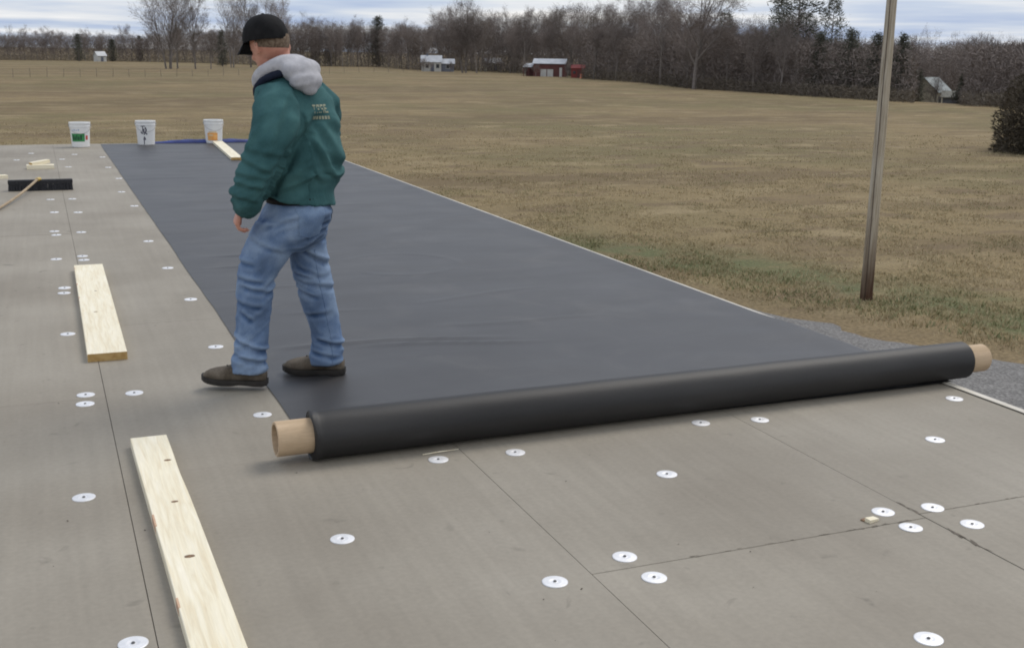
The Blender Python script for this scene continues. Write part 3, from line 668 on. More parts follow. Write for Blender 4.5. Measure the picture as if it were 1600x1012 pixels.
def build_person():
    P = empty('person', MAN, MAN_RZ, 'man in black cap, teal sweatshirt and blue jeans walking across the membrane, looking down', 'person')
    LL = [(-0.055, 0.075, 0.761, 0.112, 0.105), (-0.029, 0.085, 0.685, 0.121, 0.1), (0.016, 0.095, 0.606, 0.108, 0.092), (0.053, 0.1, 0.52, 0.087, 0.082), (0.068, 0.105, 0.433, 0.08, 0.077), (0.072, 0.11, 0.364, 0.077, 0.075), (0.08, 0.115, 0.289, 0.075, 0.074), (0.084, 0.12, 0.225, 0.075, 0.073), (0.092, 0.125, 0.158, 0.076, 0.073), (0.097, 0.13, 0.088, 0.080, 0.072)]
    RL = [(-0.132, -0.085, 0.74, 0.105, 0.1), (-0.134, -0.09, 0.65, 0.091, 0.095), (-0.145, -0.1, 0.563, 0.086, 0.088), (-0.158, -0.105, 0.484, 0.087, 0.08), (-0.171, -0.11, 0.407, 0.085, 0.078), (-0.188, -0.12, 0.317, 0.079, 0.073), (-0.208, -0.125, 0.211, 0.071, 0.07), (-0.214, -0.13, 0.142, 0.073, 0.07), (-0.21, -0.13, 0.058, 0.077, 0.07)]
    PV = [(-0.117, 0, 0.893, 0.108, 0.130), (-0.117, 0, 0.847, 0.127, 0.150), (-0.114, 0, 0.795, 0.158, 0.176), (-0.091, 0, 0.737, 0.160, 0.176), (-0.069, 0, 0.673, 0.160, 0.165), (-0.044, 0, 0.624, 0.125, 0.13)]
    R3 = lambda L: [((a, c, z), XU, YU, ra, rc) for a, c, z, ra, rc in L]
    # ---- jeans
    mb = MB(); mb.loft(R3(PV), 32); mb.loft(R3(LL), 28); mb.loft(R3(RL), 28)
    me = skin_over(mb, 'jeans', .008, 4)
    FL = [(0.134, 0.583, 0.057, 0.574, 0.006, 0.011), (0.122, 0.508, 0.025, 0.494, 0.008, 0.011), (0.102, 0.474, -0.005, 0.445, 0.008, 0.011), (0.116, 0.355, 0.066, 0.324, 0.007, 0.011), (0.14, 0.404, 0.028, 0.381, 0.005, 0.011), (0.149, 0.234, 0.016, 0.177, 0.015, 0.011), (0.107, 0.157, 0.016, 0.125, 0.01, 0.011), (0.158, 0.168, 0.081, 0.145, 0.008, 0.011), (-0.002, 0.736, -0.149, 0.779, 0.006, 0.011), (0.072, 0.687, -0.061, 0.629, 0.005, 0.011)]
    FR = [(-0.114, 0.628, -0.232, 0.541, 0.013, 0.011), (-0.083, 0.423, -0.179, 0.389, 0.009, 0.011), (-0.16, 0.458, -0.26, 0.423, 0.008, 0.011), (-0.13, 0.296, -0.229, 0.309, 0.006, 0.011), (-0.188, 0.175, -0.297, 0.144, 0.014, 0.011), (-0.157, 0.117, -0.26, 0.092, 0.009, 0.011), (-0.08, 0.498, -0.198, 0.476, 0.006, 0.011)]
    def fold(c, q):
        left = c.y > 0; L_ = LL if left else RL
        zz = [r[2] for r in L_][::-1]; cx = float(np.interp(c.z, zz, [r[0] for r in L_][::-1]))
        knee, ank = exp(-((c.z-.46)/.11)**2), exp(-((c.z-.13)/.10)**2)
        crotch = exp(-((c.z-.70)/.09)**2)
        s = c.x-cx
        tilt = c.z + s*(.55 if left else -.5) + .05*mnoise.noise(Vector((c.x*7, c.y*7, c.z*5)))
        w = mnoise.noise(Vector((s*3.0, c.y*3.2, tilt*27))); w = (1-abs(w)*2.4)
        msk = sm(-.25, .35, mnoise.noise(Vector((c.x*6+3, c.y*6, c.z*5.5)))); w = max(w, -.6)
        w2 = max(-.6, 1-2.8*abs(mnoise.noise(Vector((s*9, c.y*8+2, tilt*13+5)))))
        d = (.002+.011*ank+.008*knee+.005*crotch)*(w-.3)*(.15+.85*msk)*(1 if c.z < .78 else .3) + (.003+.004*ank)*(w2-.3)*(1-msk*.6)
        d += .005*mnoise.noise(Vector((c.x*9, c.y*9, c.z*7))) + .002*mnoise.noise(Vector((c.x*21, c.y*21, c.z*16)))
        d += crease(FL if left else FR, c.x, c.z)*(.45+.55*sm(-.3, .2, q.y))*1.15
        if c.z < .115: d += .004*sm(.115, .07, c.z)
        return d
    displace(me, fold)
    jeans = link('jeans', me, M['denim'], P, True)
    bv = BVHTree.FromPolygons([v.co.copy() for v in me.vertices], [tuple(p.vertices) for p in me.polygons])
    def patch(name, bvh, cen, du, dv, nrm, hu, hv, shape, mt, parent, lift=.003, nu=12, nv=12):
        """patch of cloth lying on another surface, found by casting onto it"""
        vs, ok = [], True; cen, du, dv, nrm = Vector(cen), Vector(du).normalized(), Vector(dv).normalized(), Vector(nrm).normalized()
        for i in range(nu+1):
            for j in range(nv+1):
                u, v = shape(-1+2*i/nu, -1+2*j/nv); p = cen+du*(u*hu)+dv*(v*hv)
                hit = bvh.ray_cast(p+nrm*.4, -nrm, .8); q = hit[0] if hit[0] is not None else p; vs.append(q+nrm*lift)
        fs = [(i*(nv+1)+j, (i+1)*(nv+1)+j, (i+1)*(nv+1)+j+1, i*(nv+1)+j+1) for i in range(nu) for j in range(nv)]
        m2 = MB(); m2.add(vs, fs); o = m2.build(name, mt, parent, True)
        return o
    pock = lambda u, v: (u*(1-.12*(v < 0)*(-v)), v if v > -.4 else v-.25*(1-abs(u))*(-(v+.4)/.6))
    bn = Vector((-.80, .60, 0))
    patch('back_pocket', bv, (-.165, .10, .775), (.6, .8, 0), (0, 0, 1), bn, .064, .066, pock, M['denim_light'], jeans)
    patch('back_pocket', bv, (-.24, -.09, .775), (-.15, 1, 0), (0, 0, 1), (-.98, -.15, 0), .06, .066, pock, M['denim_light'], jeans)
    for L_, ang in ((RL, radians(120)), (RL, radians(-60)), (LL, radians(-80))):                       # outer and inner seams
        m2 = MB(); pts = []
        for z in np.linspace(.62, .075, 40):
            zz = [r[2] for r in L_][::-1]; cx, cy = (float(np.interp(z, zz, [r[k] for r in L_][::-1])) for k in (0, 1))
            dr = Vector((cos(ang), sin(ang), 0)); h = bv.ray_cast(Vector((cx, cy, z)), dr, .2)
            if h[0] is not None: pts.append(h[0]+dr*.0002)
        if len(pts) > 4: m2.tube(pts, .0022, 5); m2.build('seam', M['denim_light'], jeans, True)
    mb = MB(); mb.loft([((-.118, 0, z), XU, YU, ra, rc) for z, ra, rc in ((.838, .130, .153), (.840, .138, .160), (.866, .133, .156), (.868, .125, .147))], 40); mb.build('belt', M['belt'], P, True)
    # ---- shoes
    def shoe(heel, lift, pitch, cside):
        T = Matrix.Translation(Vector((heel, cside, lift))) @ Matrix.Rotation(-pitch, 4, 'Y')
        sec = [(0., .024, .066, .01), (.012, .034, .086, .0), (.05, .039, .100, 0), (.085, .040, .108, 0), (.115, .042, .102, 0), (.15, .047, .087, .0), (.19, .051, .076, .0), (.225, .050, .069, .003), (.255, .044, .060, .007), (.275, .033, .050, .012), (.286, .015, .036, .017)]
        m2 = MB(); rings = []
        for x, w, h, z0 in sec:
            z1 = .016+z0; rings.append((T @ Vector((x, 0, (z1+h)/2)), (T.to_3x3() @ YU), (T.to_3x3() @ ZU), w, (h-z1)/2+.002))
        m2.loft(rings, 20, p=2.5); up_ = m2.build('shoe', M['suede'], P, True)
        m3 = MB(); n = 24; vs, fs = [], []
        outl = [(x, w+.004, z0) for x, w, h, z0 in sec]; outl[0] = (-.006, .020, .004); outl[-1] = (.291, .012, .016)
        loop = [(x, w, z0) for x, w, z0 in outl]+[(x, -w, z0) for x, w, z0 in outl[::-1]]
        for lev in range(3):
            for x, w, z0 in loop:
                arch = .006*exp(-((x-.105)/.03)**2) if lev == 0 else 0
                vs.append(T @ Vector((x, w*(.95 if lev == 0 else 1), z0+arch if lev == 0 else z0+(.016 if lev == 1 else .026))))
        m = len(loop)
        for lev in range(2): fs += [(lev*m+k, lev*m+(k+1) % m, (lev+1)*m+(k+1) % m, (lev+1)*m+k) for k in range(m)]
        h = len(outl)
        for lev, fl in ((0, True), (2, False)):
            for k in range(h-1):
                f = (lev*m+k, lev*m+k+1, lev*m+m-2-k, lev*m+m-1-k); fs.append(f if not fl else f[::-1])
        m3.add(vs, fs); m3.build('sole', M['sole'], up_)
        m4 = MB()
        for k in range(4):
            x = .112+.02*k; zt = float(np.interp(x, [s[0] for s in sec], [s[2] for s in sec])); w = .026-.002*k
            m4.tube([T @ Vector((x-.004, -w, zt-.008)), T @ Vector((x+.004, 0, zt+.004)), T @ Vector((x-.004, w, zt-.008))], .003, 6)
        m4.tube([T @ Vector((.105, -.004, .098)), T @ Vector((.12, -.03, .094)), T @ Vector((.135, -.012, .088))], .0025, 6)
        m4.tube([T @ Vector((.105, .004, .098)), T @ Vector((.122, .032, .092)), T @ Vector((.138, .014, .086))], .0025, 6)
        m4.build('laces', M['lace'], up_, True)
        m5 = MB(); m5.loft([(T @ Vector((x, 0, z)), T.to_3x3() @ XU, T.to_3x3() @ YU, rx, ry) for x, z, rx, ry in ((.060, .080, .050, .039), (.060, .092, .047, .037), (.060, .094, .040, .031))], 20); m5.build('collar', M['suede'], up_, True)
    shoe(.022, .022, radians(1.5), .13); shoe(-.292, .0075, 0, -.13)
    # ---- sweatshirt
    TR = [(1.385, -.080, .095, .085, 0), (1.362, -.090, .13, .098, 0), (1.335, -.100, .175, .108, 0), (1.29, -.112, .200, .122, 0), (1.194, -.137, .195, .132, 0), (1.082, -.148, .190, .133, 0), (1.012, -.150, .196, .138, 0), (.972, -.150, .208, .146, .06), (.945, -.134, .205, .140, .12), (.905, -.118, .190, .146, .14), (.846, -.118, .187, .154, .15)]
    SL = [(-0.055, 0.12, 1.325, 0.070), (-0.070, 0.165, 1.268, 0.096), (-0.072, 0.205, 1.202, 0.100), (-0.056, 0.240, 1.12, 0.094), (-0.030, 0.258, 1.035, 0.090), (0.003, 0.262, 0.975, 0.087), (0.024, 0.258, 0.933, 0.084), (0.046, 0.245, 0.886, 0.079), (0.060, 0.232, 0.850, 0.066), (0.070, 0.222, 0.824, 0.050), (0.077, 0.215, 0.806, 0.036)]
    SR = [(-.17, -.10, 1.32, .07), (-.205, -.155, 1.26, .09), (-.20, -.20, 1.19, .088), (-.19, -.225, 1.10, .082), (-.175, -.235, 1.03, .078), (-.14, -.235, .96, .074), (-.10, -.23, .90, .07), (-.07, -.225, .86, .058), (-.055, -.222, .835, .04)]
    def sleeve(mb, S):
        for i in range(len(S)): pass
        pts = [Vector(s[:3]) for s in S]; rings = []
        for i, s in enumerate(S):
            t = (pts[min(i+1, len(S)-1)]-pts[max(i-1, 0)]).normalized(); u = YU.cross(t).normalized(); v = t.cross(u)
            rings.append((pts[i], u, v, s[3], s[3]*.82))
        mb.loft(rings, 26)
    mb = MB(); mb.loft([((a, 0, z), TL+ZU*(k*TL.x), TF+ZU*(k*TF.x), la, fa) for z, a, la, fa, k in TR], 36, p=2.15); sleeve(mb, SL); sleeve(mb, SR)
    me = skin_over(mb, 'sweatshirt', .008, 3)
    slz = [s[2] for s in SL][::-1]
    FOLD = [((-.235, 1.21), (-.205, 1.15), .8), ((-.205, 1.15), (-.150, 1.08), 1.), ((-.150, 1.08), (-.105, 1.00), 1.), ((-.105, 1.00), (-.030, .88), .8)]
    def seg_d(a, z, p, q):
        dx, dz = q[0]-p[0], q[1]-p[1]; t = min(1, max(0, ((a-p[0])*dx+(z-p[1])*dz)/(dx*dx+dz*dz))); return sqrt((a-p[0]-dx*t)**2+(z-p[1]-dz*t)**2)
    FB = [(-0.23, 1.179, -0.308, 0.997, 0.01, 0.011), (-0.195, 1.125, -0.282, 0.958, 0.012, 0.011), (-0.149, 1.078, -0.23, 0.942, 0.011, 0.011), (-0.253, 1.22, -0.305, 1.125, 0.007, 0.011), (-0.108, 1.007, -0.166, 0.92, 0.01, 0.011), (-0.265, 1.057, -0.317, 0.98, 0.008, 0.011)]
    FS = [(-0.071, 1.284, 0.013, 1.088, 0.007, 0.012), (-0.131, 1.256, -0.095, 1.093, 0.008, 0.012), (0.07, 1.044, -0.05, 0.99, 0.013, 0.012), (0.025, 1.077, -0.113, 1.05, 0.01, 0.012), (0.115, 0.944, -0.035, 0.914, 0.013, 0.012), (0.139, 0.892, -0.011, 0.859, 0.012, 0.012), (0.091, 0.979, -0.071, 0.952, 0.009, 0.012), (-0.011, 1.202, 0.037, 1.107, 0.006, 0.012)]
    def crumple(c, q):
        d0 = 0
        if c.y > .02 and q.y > -.35:                                             # deep fold between the hanging sleeve and the back
            for p, e, k in FOLD:
                x = seg_d(c.x, c.z, p, e); d0 = max(d0, k*exp(-(x/.020)**2))
        f = 0
        if q.y > -.75: f = .72*crease(FS, c.x, c.z) if c.y > .13 else crease(FB, c.x, c.z)
        return crumple0(c, q) - .036*d0 + f*(1-d0)
    def crumple0(c, q):
        arm = c.y > .135+.02*(c.z > 1.25) and q.y > -.6
        d = .009*mnoise.noise(Vector((c.x*6, c.y*6, c.z*4))) + .004*mnoise.noise(Vector((c.x*15, c.y*15, c.z*11)))
        if arm:
            t = c.z + .5*(c.x-float(np.interp(c.z, slz, [s[0] for s in SL][::-1])))
            low = .35 + .9*exp(-((c.z-.90)/.09)**2) + .6*exp(-((c.z-1.06)/.07)**2)
            w = 1-2.4*abs(mnoise.noise(Vector((c.x*3, c.y*3, t*15)))); d += .009*low*(w-.45)
            w2 = 1-2.4*abs(mnoise.noise(Vector((c.x*11+c.z*4, c.y*4, c.z*3+7)))); d += .009*(w2-.45)*sm(.95, 1.1, c.z)
        else:
            # drag lines from the shoulder blade to the waist and sag above the rib
            diag = c.z*.55 + (c.x*.8-c.y*.5)
            w = 1-2.4*abs(mnoise.noise(Vector((diag*9, c.z*2.2, 4.2)))); d += .016*(w-.5)*sm(1.32, 1.18, c.z)
            w = 1-2.2*abs(mnoise.noise(Vector((c.x*4, c.y*4, c.z*22)))); d += .011*(w-.45)*exp(-((c.z-.965)/.045)**2)
        if c.z < .925 and not arm: d += .0012*sin(atan2(c.y, c.x+.112)*120)          # ribbed hem
        if c.z < .838 and arm: d += .001*sin(atan2(c.y-.215, c.x-.07)*60)
        return d
    displace(me, crumple)
    shirt = link('sweatshirt', me, M['fleece'], P, True)
    bs = BVHTree.FromPolygons([v.co.copy() for v in me.vertices], [tuple(p.vertices) for p in me.polygons])
    # cream print on the upper back: a row of capitals over a line of small type, too blurred to read
    def glyph(mb, u0, u1, v0, v1):
        n = 3; vs = []; c0 = Vector((-.118, 0, 0))
        for i in range(n+1):
            for j in range(2):
                u = u0+(u1-u0)*i/n; z = v0 if j == 0 else v1; p = c0 - TF*.5 + TL*u; p.z = z; h = bs.ray_cast(p, TF, .6)
                vs.append((h[0] if h[0] is not None else p) - TF*.0022)
        mb.add(vs, [(2*i, 2*i+1, 2*i+3, 2*i+2) for i in range(n)])
    mb = MB(); u = .020
    letters = {'a': [(0, 1, .82, 1), (.4, .6, 0, .82)], 'b': [(0, .22, 0, 1), (.75, 1, 0, 1), (.22, .75, .78, 1), (.22, .75, .38, .55)], 'c': [(0, .22, 0, 1), (.22, 1, .78, 1), (.22, .8, .4, .58), (.75, 1, 0, .4)], 'd': [(0, .22, 0, 1), (.22, .9, 0, .2), (.22, .8, .42, .6), (.22, .9, .8, 1)]}
    for k in 'abcd':
        for a0, a1, b0, b1 in letters[k]: glyph(mb, u-.019*a0, u-.019*a1, 1.232+.036*b0, 1.232+.036*b1)
        u -= .0245
    u = .020
    for k in range(7): glyph(mb, u, u-.0095, 1.205, 1.219); u -= .0135
    mb.build('back_print', M['print'], shirt)
    # ---- hood with its dark neck tape
    nc = Vector((-.062, 0, 1.385)); mb = MB(); pts, rad = [], []
    for k in range(25):
        a = 2*pi*k/24; fwd = cos(a); lat = sin(a)
        p = nc + TF*(fwd*.085) + TL*(lat*.098); p.z += -.052*fwd + .018*(1-abs(fwd)) ; pts.append(p); rad.append(.034 + .012*(fwd < -.2)*(-fwd))
    mb.tube(pts, rad, 14)
    mb.ball(nc - TF*.10 + Vector((-.01, 0, .028)), TF, TL, ZU, .072, .105, .058)
    mb.ball(nc - TF*.135 + Vector((-.012, 0, -.015)), TF, TL, ZU, .050, .088, .056)
    mb.ball(nc - TF*.15 + TL*.0 + Vector((-.01, -.0, -.052)), TF, TL, ZU, .032, .05, .034)
    me = skin_over(mb, 'hood', .007, 5)
    displace(me, lambda c, q: .006*(1-2.4*abs(mnoise.noise(Vector((c.x*7+c.z*6, c.y*5, c.z*13))))-.45)+.003*mnoise.noise(c*14))
    link('hood', me, M['heather'], P, True)
    mb = MB(); pts = []
    for k in range(25):
        a = 2*pi*k/24; p = nc + TF*(cos(a)*.102-.008) + TL*(sin(a)*.124); p.z += -.064*cos(a) - .034 + .012*(1-abs(cos(a))); pts.append(p)
    mb.tube(pts, .017, 10); mb.build('neck_tape', M['fleece_dark'], P, True)
    # ---- body: one continuous surface from head to feet, inside the clothes
    YH, PH = radians(42), radians(23)
    hf_ = Vector((cos(YH)*cos(PH), -sin(YH)*cos(PH), -sin(PH))); hl = Vector((sin(YH), cos(YH), 0)); hu = hf_.cross(hl).normalized()
    HC = Vector((-.016, 0, 1.525))
    H = lambda f, l, u: HC + hf_*f + hl*l + hu*u
    mb = MB()
    mb.ball(HC + hu*.01, hf_, hl, hu, .098, .078, .10, 24)
    mb.ball(H(.035, 0, -.045), hf_, hl, hu, .060, .060, .075, 20)                    # face
    mb.ball(H(.050, 0, -.098), hf_, hl, hu, .036, .042, .030, 16)                    # jaw and chin
    mb.ball(H(.078, 0, -.103), hf_, hl, hu, .016, .020, .016, 12)
    mb.ball(H(.104, 0, -.040), hf_, hl, (hu*.8-hf_*.6).normalized(), .014, .013, .026, 12)  # nose
    for s in (-1, 1):
        mb.ball(H(.103, s*.010, -.056), hf_, hl, hu, .010, .009, .008, 10)
        mb.ball(H(.078, s*.028, .004), hf_, hl, hu, .014, .022, .009, 10)            # brow
        mb.ball(H(.068, s*.042, -.038), hf_, hl, hu, .020, .018, .018, 10)           # cheek
        mb.ball(H(-.004, s*.080, -.018), (hf_*.9-hl*s*.4).normalized(), hl, hu, .020, .009, .032, 14)  # ear
        mb.ball(H(-.002, s*.078, -.044), hf_, hl, hu, .011, .008, .012, 10)
    mb.ball(H(.088, 0, -.074), hf_, hl, hu, .010, .022, .005, 12); mb.ball(H(.086, 0, -.083), hf_, hl, hu, .010, .018, .005, 12)    # lips
    mb.loft([((-.085, 0, 1.33), XU, YU, .066, .066), ((-.070, 0, 1.39), XU, YU, .058, .056), ((-.054, 0, 1.44), XU, YU, .056, .054), ((-.040, 0, 1.50), XU, YU, .058, .054)], 20)
    mb.loft([((-.085, 0, 1.37), TL, TF, .05, .05), ((-.105, 0, 1.31), TL, TF, .14, .075), ((-.13, 0, 1.2), TL, TF, .14, .085), ((-.14, 0, 1.05), TL, TF, .130, .085), ((-.125, 0, .95), TL, TF, .12, .08), ((-.115, 0, .85), TL, TF, .12, .09), ((-.10, 0, .74), YU, XU, .12, .10)], 28)
    for L_ in (LL, RL):
        mb.loft([((a, c, z), XU, YU, max(.034, ra*.54), max(.034, rc*.56)) for a, c, z, ra, rc in L_], 18)
        a, c, z = L_[-1][:3]; foot_z = .06 if L_ is LL else .05
        mb.loft([((a, c, z+.03), XU, YU, .036, .034), ((a+.0, c, foot_z), XU, YU, .036, .032)], 14)
        mb.ball((a+.05, c, foot_z-.002), XU, YU, ZU, .09, .034, .022, 14)
    def armtube(pts, rad): mb.tube(pts, rad, 14)
    LW = Vector((.080, .205, .838)); RW = Vector((-.050, -.222, .84))
    armtube([(-.070, .12, 1.29), (-.070, .20, 1.18), (-.050, .24, 1.075), (.005, .245, .965), (.050, .215, .885), LW], [.06, .054, .046, .042, .034, .027])
    armtube([(-.16, -.13, 1.30), (-.2, -.2, 1.17), (-.18, -.23, 1.05), (-.12, -.232, .94), RW], [.06, .052, .045, .040, .027])
    def hand(w, d, across, back, s=1.0):
        """relaxed hand: palm running along d from the wrist, knuckles spread along 'across' (index first), back of hand facing 'back'"""
        d, across, back = Vector(d).normalized(), Vector(across).normalized(), Vector(back).normalized()
        across = (across-d*across.dot(d)).normalized(); back = d.cross(across) if d.cross(across).dot(back) > 0 else -d.cross(across)
        k = w + d*.078*s
        mb.loft([(w+d*(-.012), across, back, .026, .020), (w+d*.015*s, across, back, .030*s, .017*s), (w+d*.05*s, across, back, .039*s, .0155*s), (k, across, back, .041*s, .0135*s), (k+d*.008, across, back, .036*s, .010*s)], 16, p=2.4)
        for f, (off, ln) in enumerate(((.031, .92), (.0105, 1.0), (-.0105, .95), (-.0305, .76))):
            a = 0.; p = k + across*off*s - d*.006; pts = [p - d*.02, p]
            dirv = (d + across*off*.9).normalized()
            for seg, (l, bend) in enumerate(((.040, 30), (.027, 48), (.021, 34))):
                a += radians(bend + 3*f); dv = dirv*cos(a) - back*sin(a); p = p + dv*l*ln*s; pts.append(p)
            mb.tube(pts, [.0092*s, .0094*s, .0086*s, .0078*s, .0062*s], 10)
            mb.ball(pts[-1], d, across, back, .0062*s, .0062*s, .0062*s, 8)
        p = w + d*.018 + across*.022*s; pts = [p]
        for l, vx in ((.036, across*.62+d*.72-back*.25), (.030, across*.25+d*.92-back*.38), (.024, d*.9-back*.5+across*.05)):
            p = p + vx.normalized()*l*s; pts.append(p)
        mb.tube(pts, [.0155*s, .0128*s, .0098*s, .0078*s], 10); mb.ball(pts[-1], d, across, back, .0078*s, .0078*s, .0078*s, 8)
    hand(LW, (.42, -.02, -.9), (.35, -.92, .1), (.85, .42, .35), .95)
    hand(RW, (.3, 0, -.95), (.5, .85, 0), (.8, -.5, .2), .95)
    me = skin_over(mb, 'body', .0048, 3)
    link('body', me, M['skin'], P, True)
    # ---- hair under the cap
    bb = BVHTree.FromPolygons([v.co.copy() for v in me.vertices], [tuple(p.vertices) for p in me.polygons])
    vs, fs = [], []; na, nz_ = 40, 9
    for i in range(na+1):
        a = radians(98) + radians(164)*i/na; dr = hf_*cos(a) + hl*sin(a)
        for j in range(nz_+1):
            lowest = -.055 + .030*(abs(i/na-.5)*2)**2
            z = .006 + (lowest-.006)*j/nz_; o = H(-.004, 0, z); h = bb.ray_cast(o + dr*.2, -dr, .3)
            q = h[0] if h[0] is not None else o+dr*.08; vs.append(q + dr*(.0025 if j < nz_ else -.001))
    for i in range(na):
        for j in range(nz_): k = i*(nz_+1)+j; fs.append((k, k+1, k+nz_+2, k+nz_+1))
    m2 = MB(); m2.add(vs, fs); m2.build('hair', M['hair'], P, True)
    for s in (-1, 1):
        m2 = MB(); m2.ball(H(.079, s*.030, -.014), hf_, hl, hu, .010, .011, .009, 12); m2.ball(H(.0872, s*.031, -.015), hf_, hl, hu, .0026, .005, .005, 10, mi=1); m2.build('eye', [M['eye'], M['ink']], P, True)
    # ---- cap
    CC = Vector((.002, 0, 1.541)); pc = radians(8); yc = radians(44)
    cf = Vector((cos(yc)*cos(pc), -sin(yc)*cos(pc), -sin(pc))); cl = Vector((sin(yc), cos(yc), 0)); cu = cf.cross(cl).normalized()
    n = 40; vs, fs = [], []; K = 12
    for i in range(K+1):
        t = i/K*pi/2; rr = max(.012, cos(t)**.82); hh = .104*sin(t)**.95
        for j in range(n):
            a = 2*pi*j/n; seam_ = 1-.012*abs(cos(3*a))**24
            vs.append(CC + cf*(.111*rr*cos(a)*seam_) + cl*(.094*rr*sin(a)*seam_) + cu*(hh - .012*(1-rr) * 0))
    for j in range(n):
        a = 2*pi*j/n; vs.append(CC + cf*(.109*cos(a)) + cl*(.092*sin(a)) - cu*.012)
    order = [K+1]+list(range(K+1))
    for i in range(len(order)-1): fs += [(order[i]*n+j, order[i]*n+(j+1) % n, order[i+1]*n+(j+1) % n, order[i+1]*n+j) for j in range(n)]
    fs.append(tuple(K*n+j for j in range(n)))
    m2 = MB(); m2.add(vs, fs); m2.ball(CC+cu*.105, cf, cl, cu, .008, .008, .005, 10); cap = m2.build('cap', M['cap'], P, True)
    vs, fs = [], []; na, nr = 24, 8
    for side in (0, 1):
        for i in range(na+1):
            a = radians(-66)+radians(132)*i/na
            for j in range(nr+1):
                t = j/nr; ext = .080*cos(a*.9)**.55*t; x = .100*cos(a)+ext; y = .086*sin(a)*(1+.0*t)
                z = -.55*(x-.100*cos(a)) - (3.4*y*y)*t*1.2 + .004 - (.0035 if side else 0)
                vs.append(CC + cf*x + cl*y + cu*z)
    m = (na+1)*(nr+1)
    for i in range(na):
        for j in range(nr):
            k = i*(nr+1)+j; fs += [(k, k+1, k+nr+2, k+nr+1), (m+k, m+k+nr+1, m+k+nr+2, m+k+1)]
        k = i*(nr+1)+nr; fs.append((k, m+k, m+k+nr+1, k+nr+1))
    m2 = MB(); m2.add(vs, fs); m2.build('brim', M['cap'], cap, True)
build_person()

# ------------------------------------------------------------------ utility pole
def build_pole():
    x, y = 14.457, 17.46; gz = ground_z(x, y); root = empty('utility_pole', (x, y, gz), 0, 'tall weathered wooden utility pole with a dark foot at the edge of the field', 'pole')
    def seg(z0, z1, k=12):
        mb = MB(); n = 22; vs, fs = [], []
        for i in range(k+1):
            z = z0+(z1-z0)*i/k; r = .118 - .0042*z
            for j in range(n):
                a = 2*pi*j/n; rr = r*(1+.012*mnoise.noise(Vector((cos(a)*2.2, sin(a)*2.2, z*.5))))-.003*(mnoise.noise(Vector((cos(a)*9, sin(a)*9, z*.25))) > .25)
                vs.append((rr*cos(a), rr*sin(a), z))
        for i in range(k): fs += [(i*n+j, i*n+(j+1) % n, (i+1)*n+(j+1) % n, (i+1)*n+j) for j in range(n)]
        fs += [tuple(range(n-1, -1, -1)), tuple(k*n+j for j in range(n))]
        return mb.add(vs, fs)
    seg(-.4, 8.6, 40).build('shaft', M['pole'], root, True)
    mb = MB(); mb.tube([(-.085*1.12, -.075, z) for z in np.linspace(.0, 8.4, 30)], .006, 6); mb.build('ground_wire', M['pole_butt'], root, True)
build_pole()

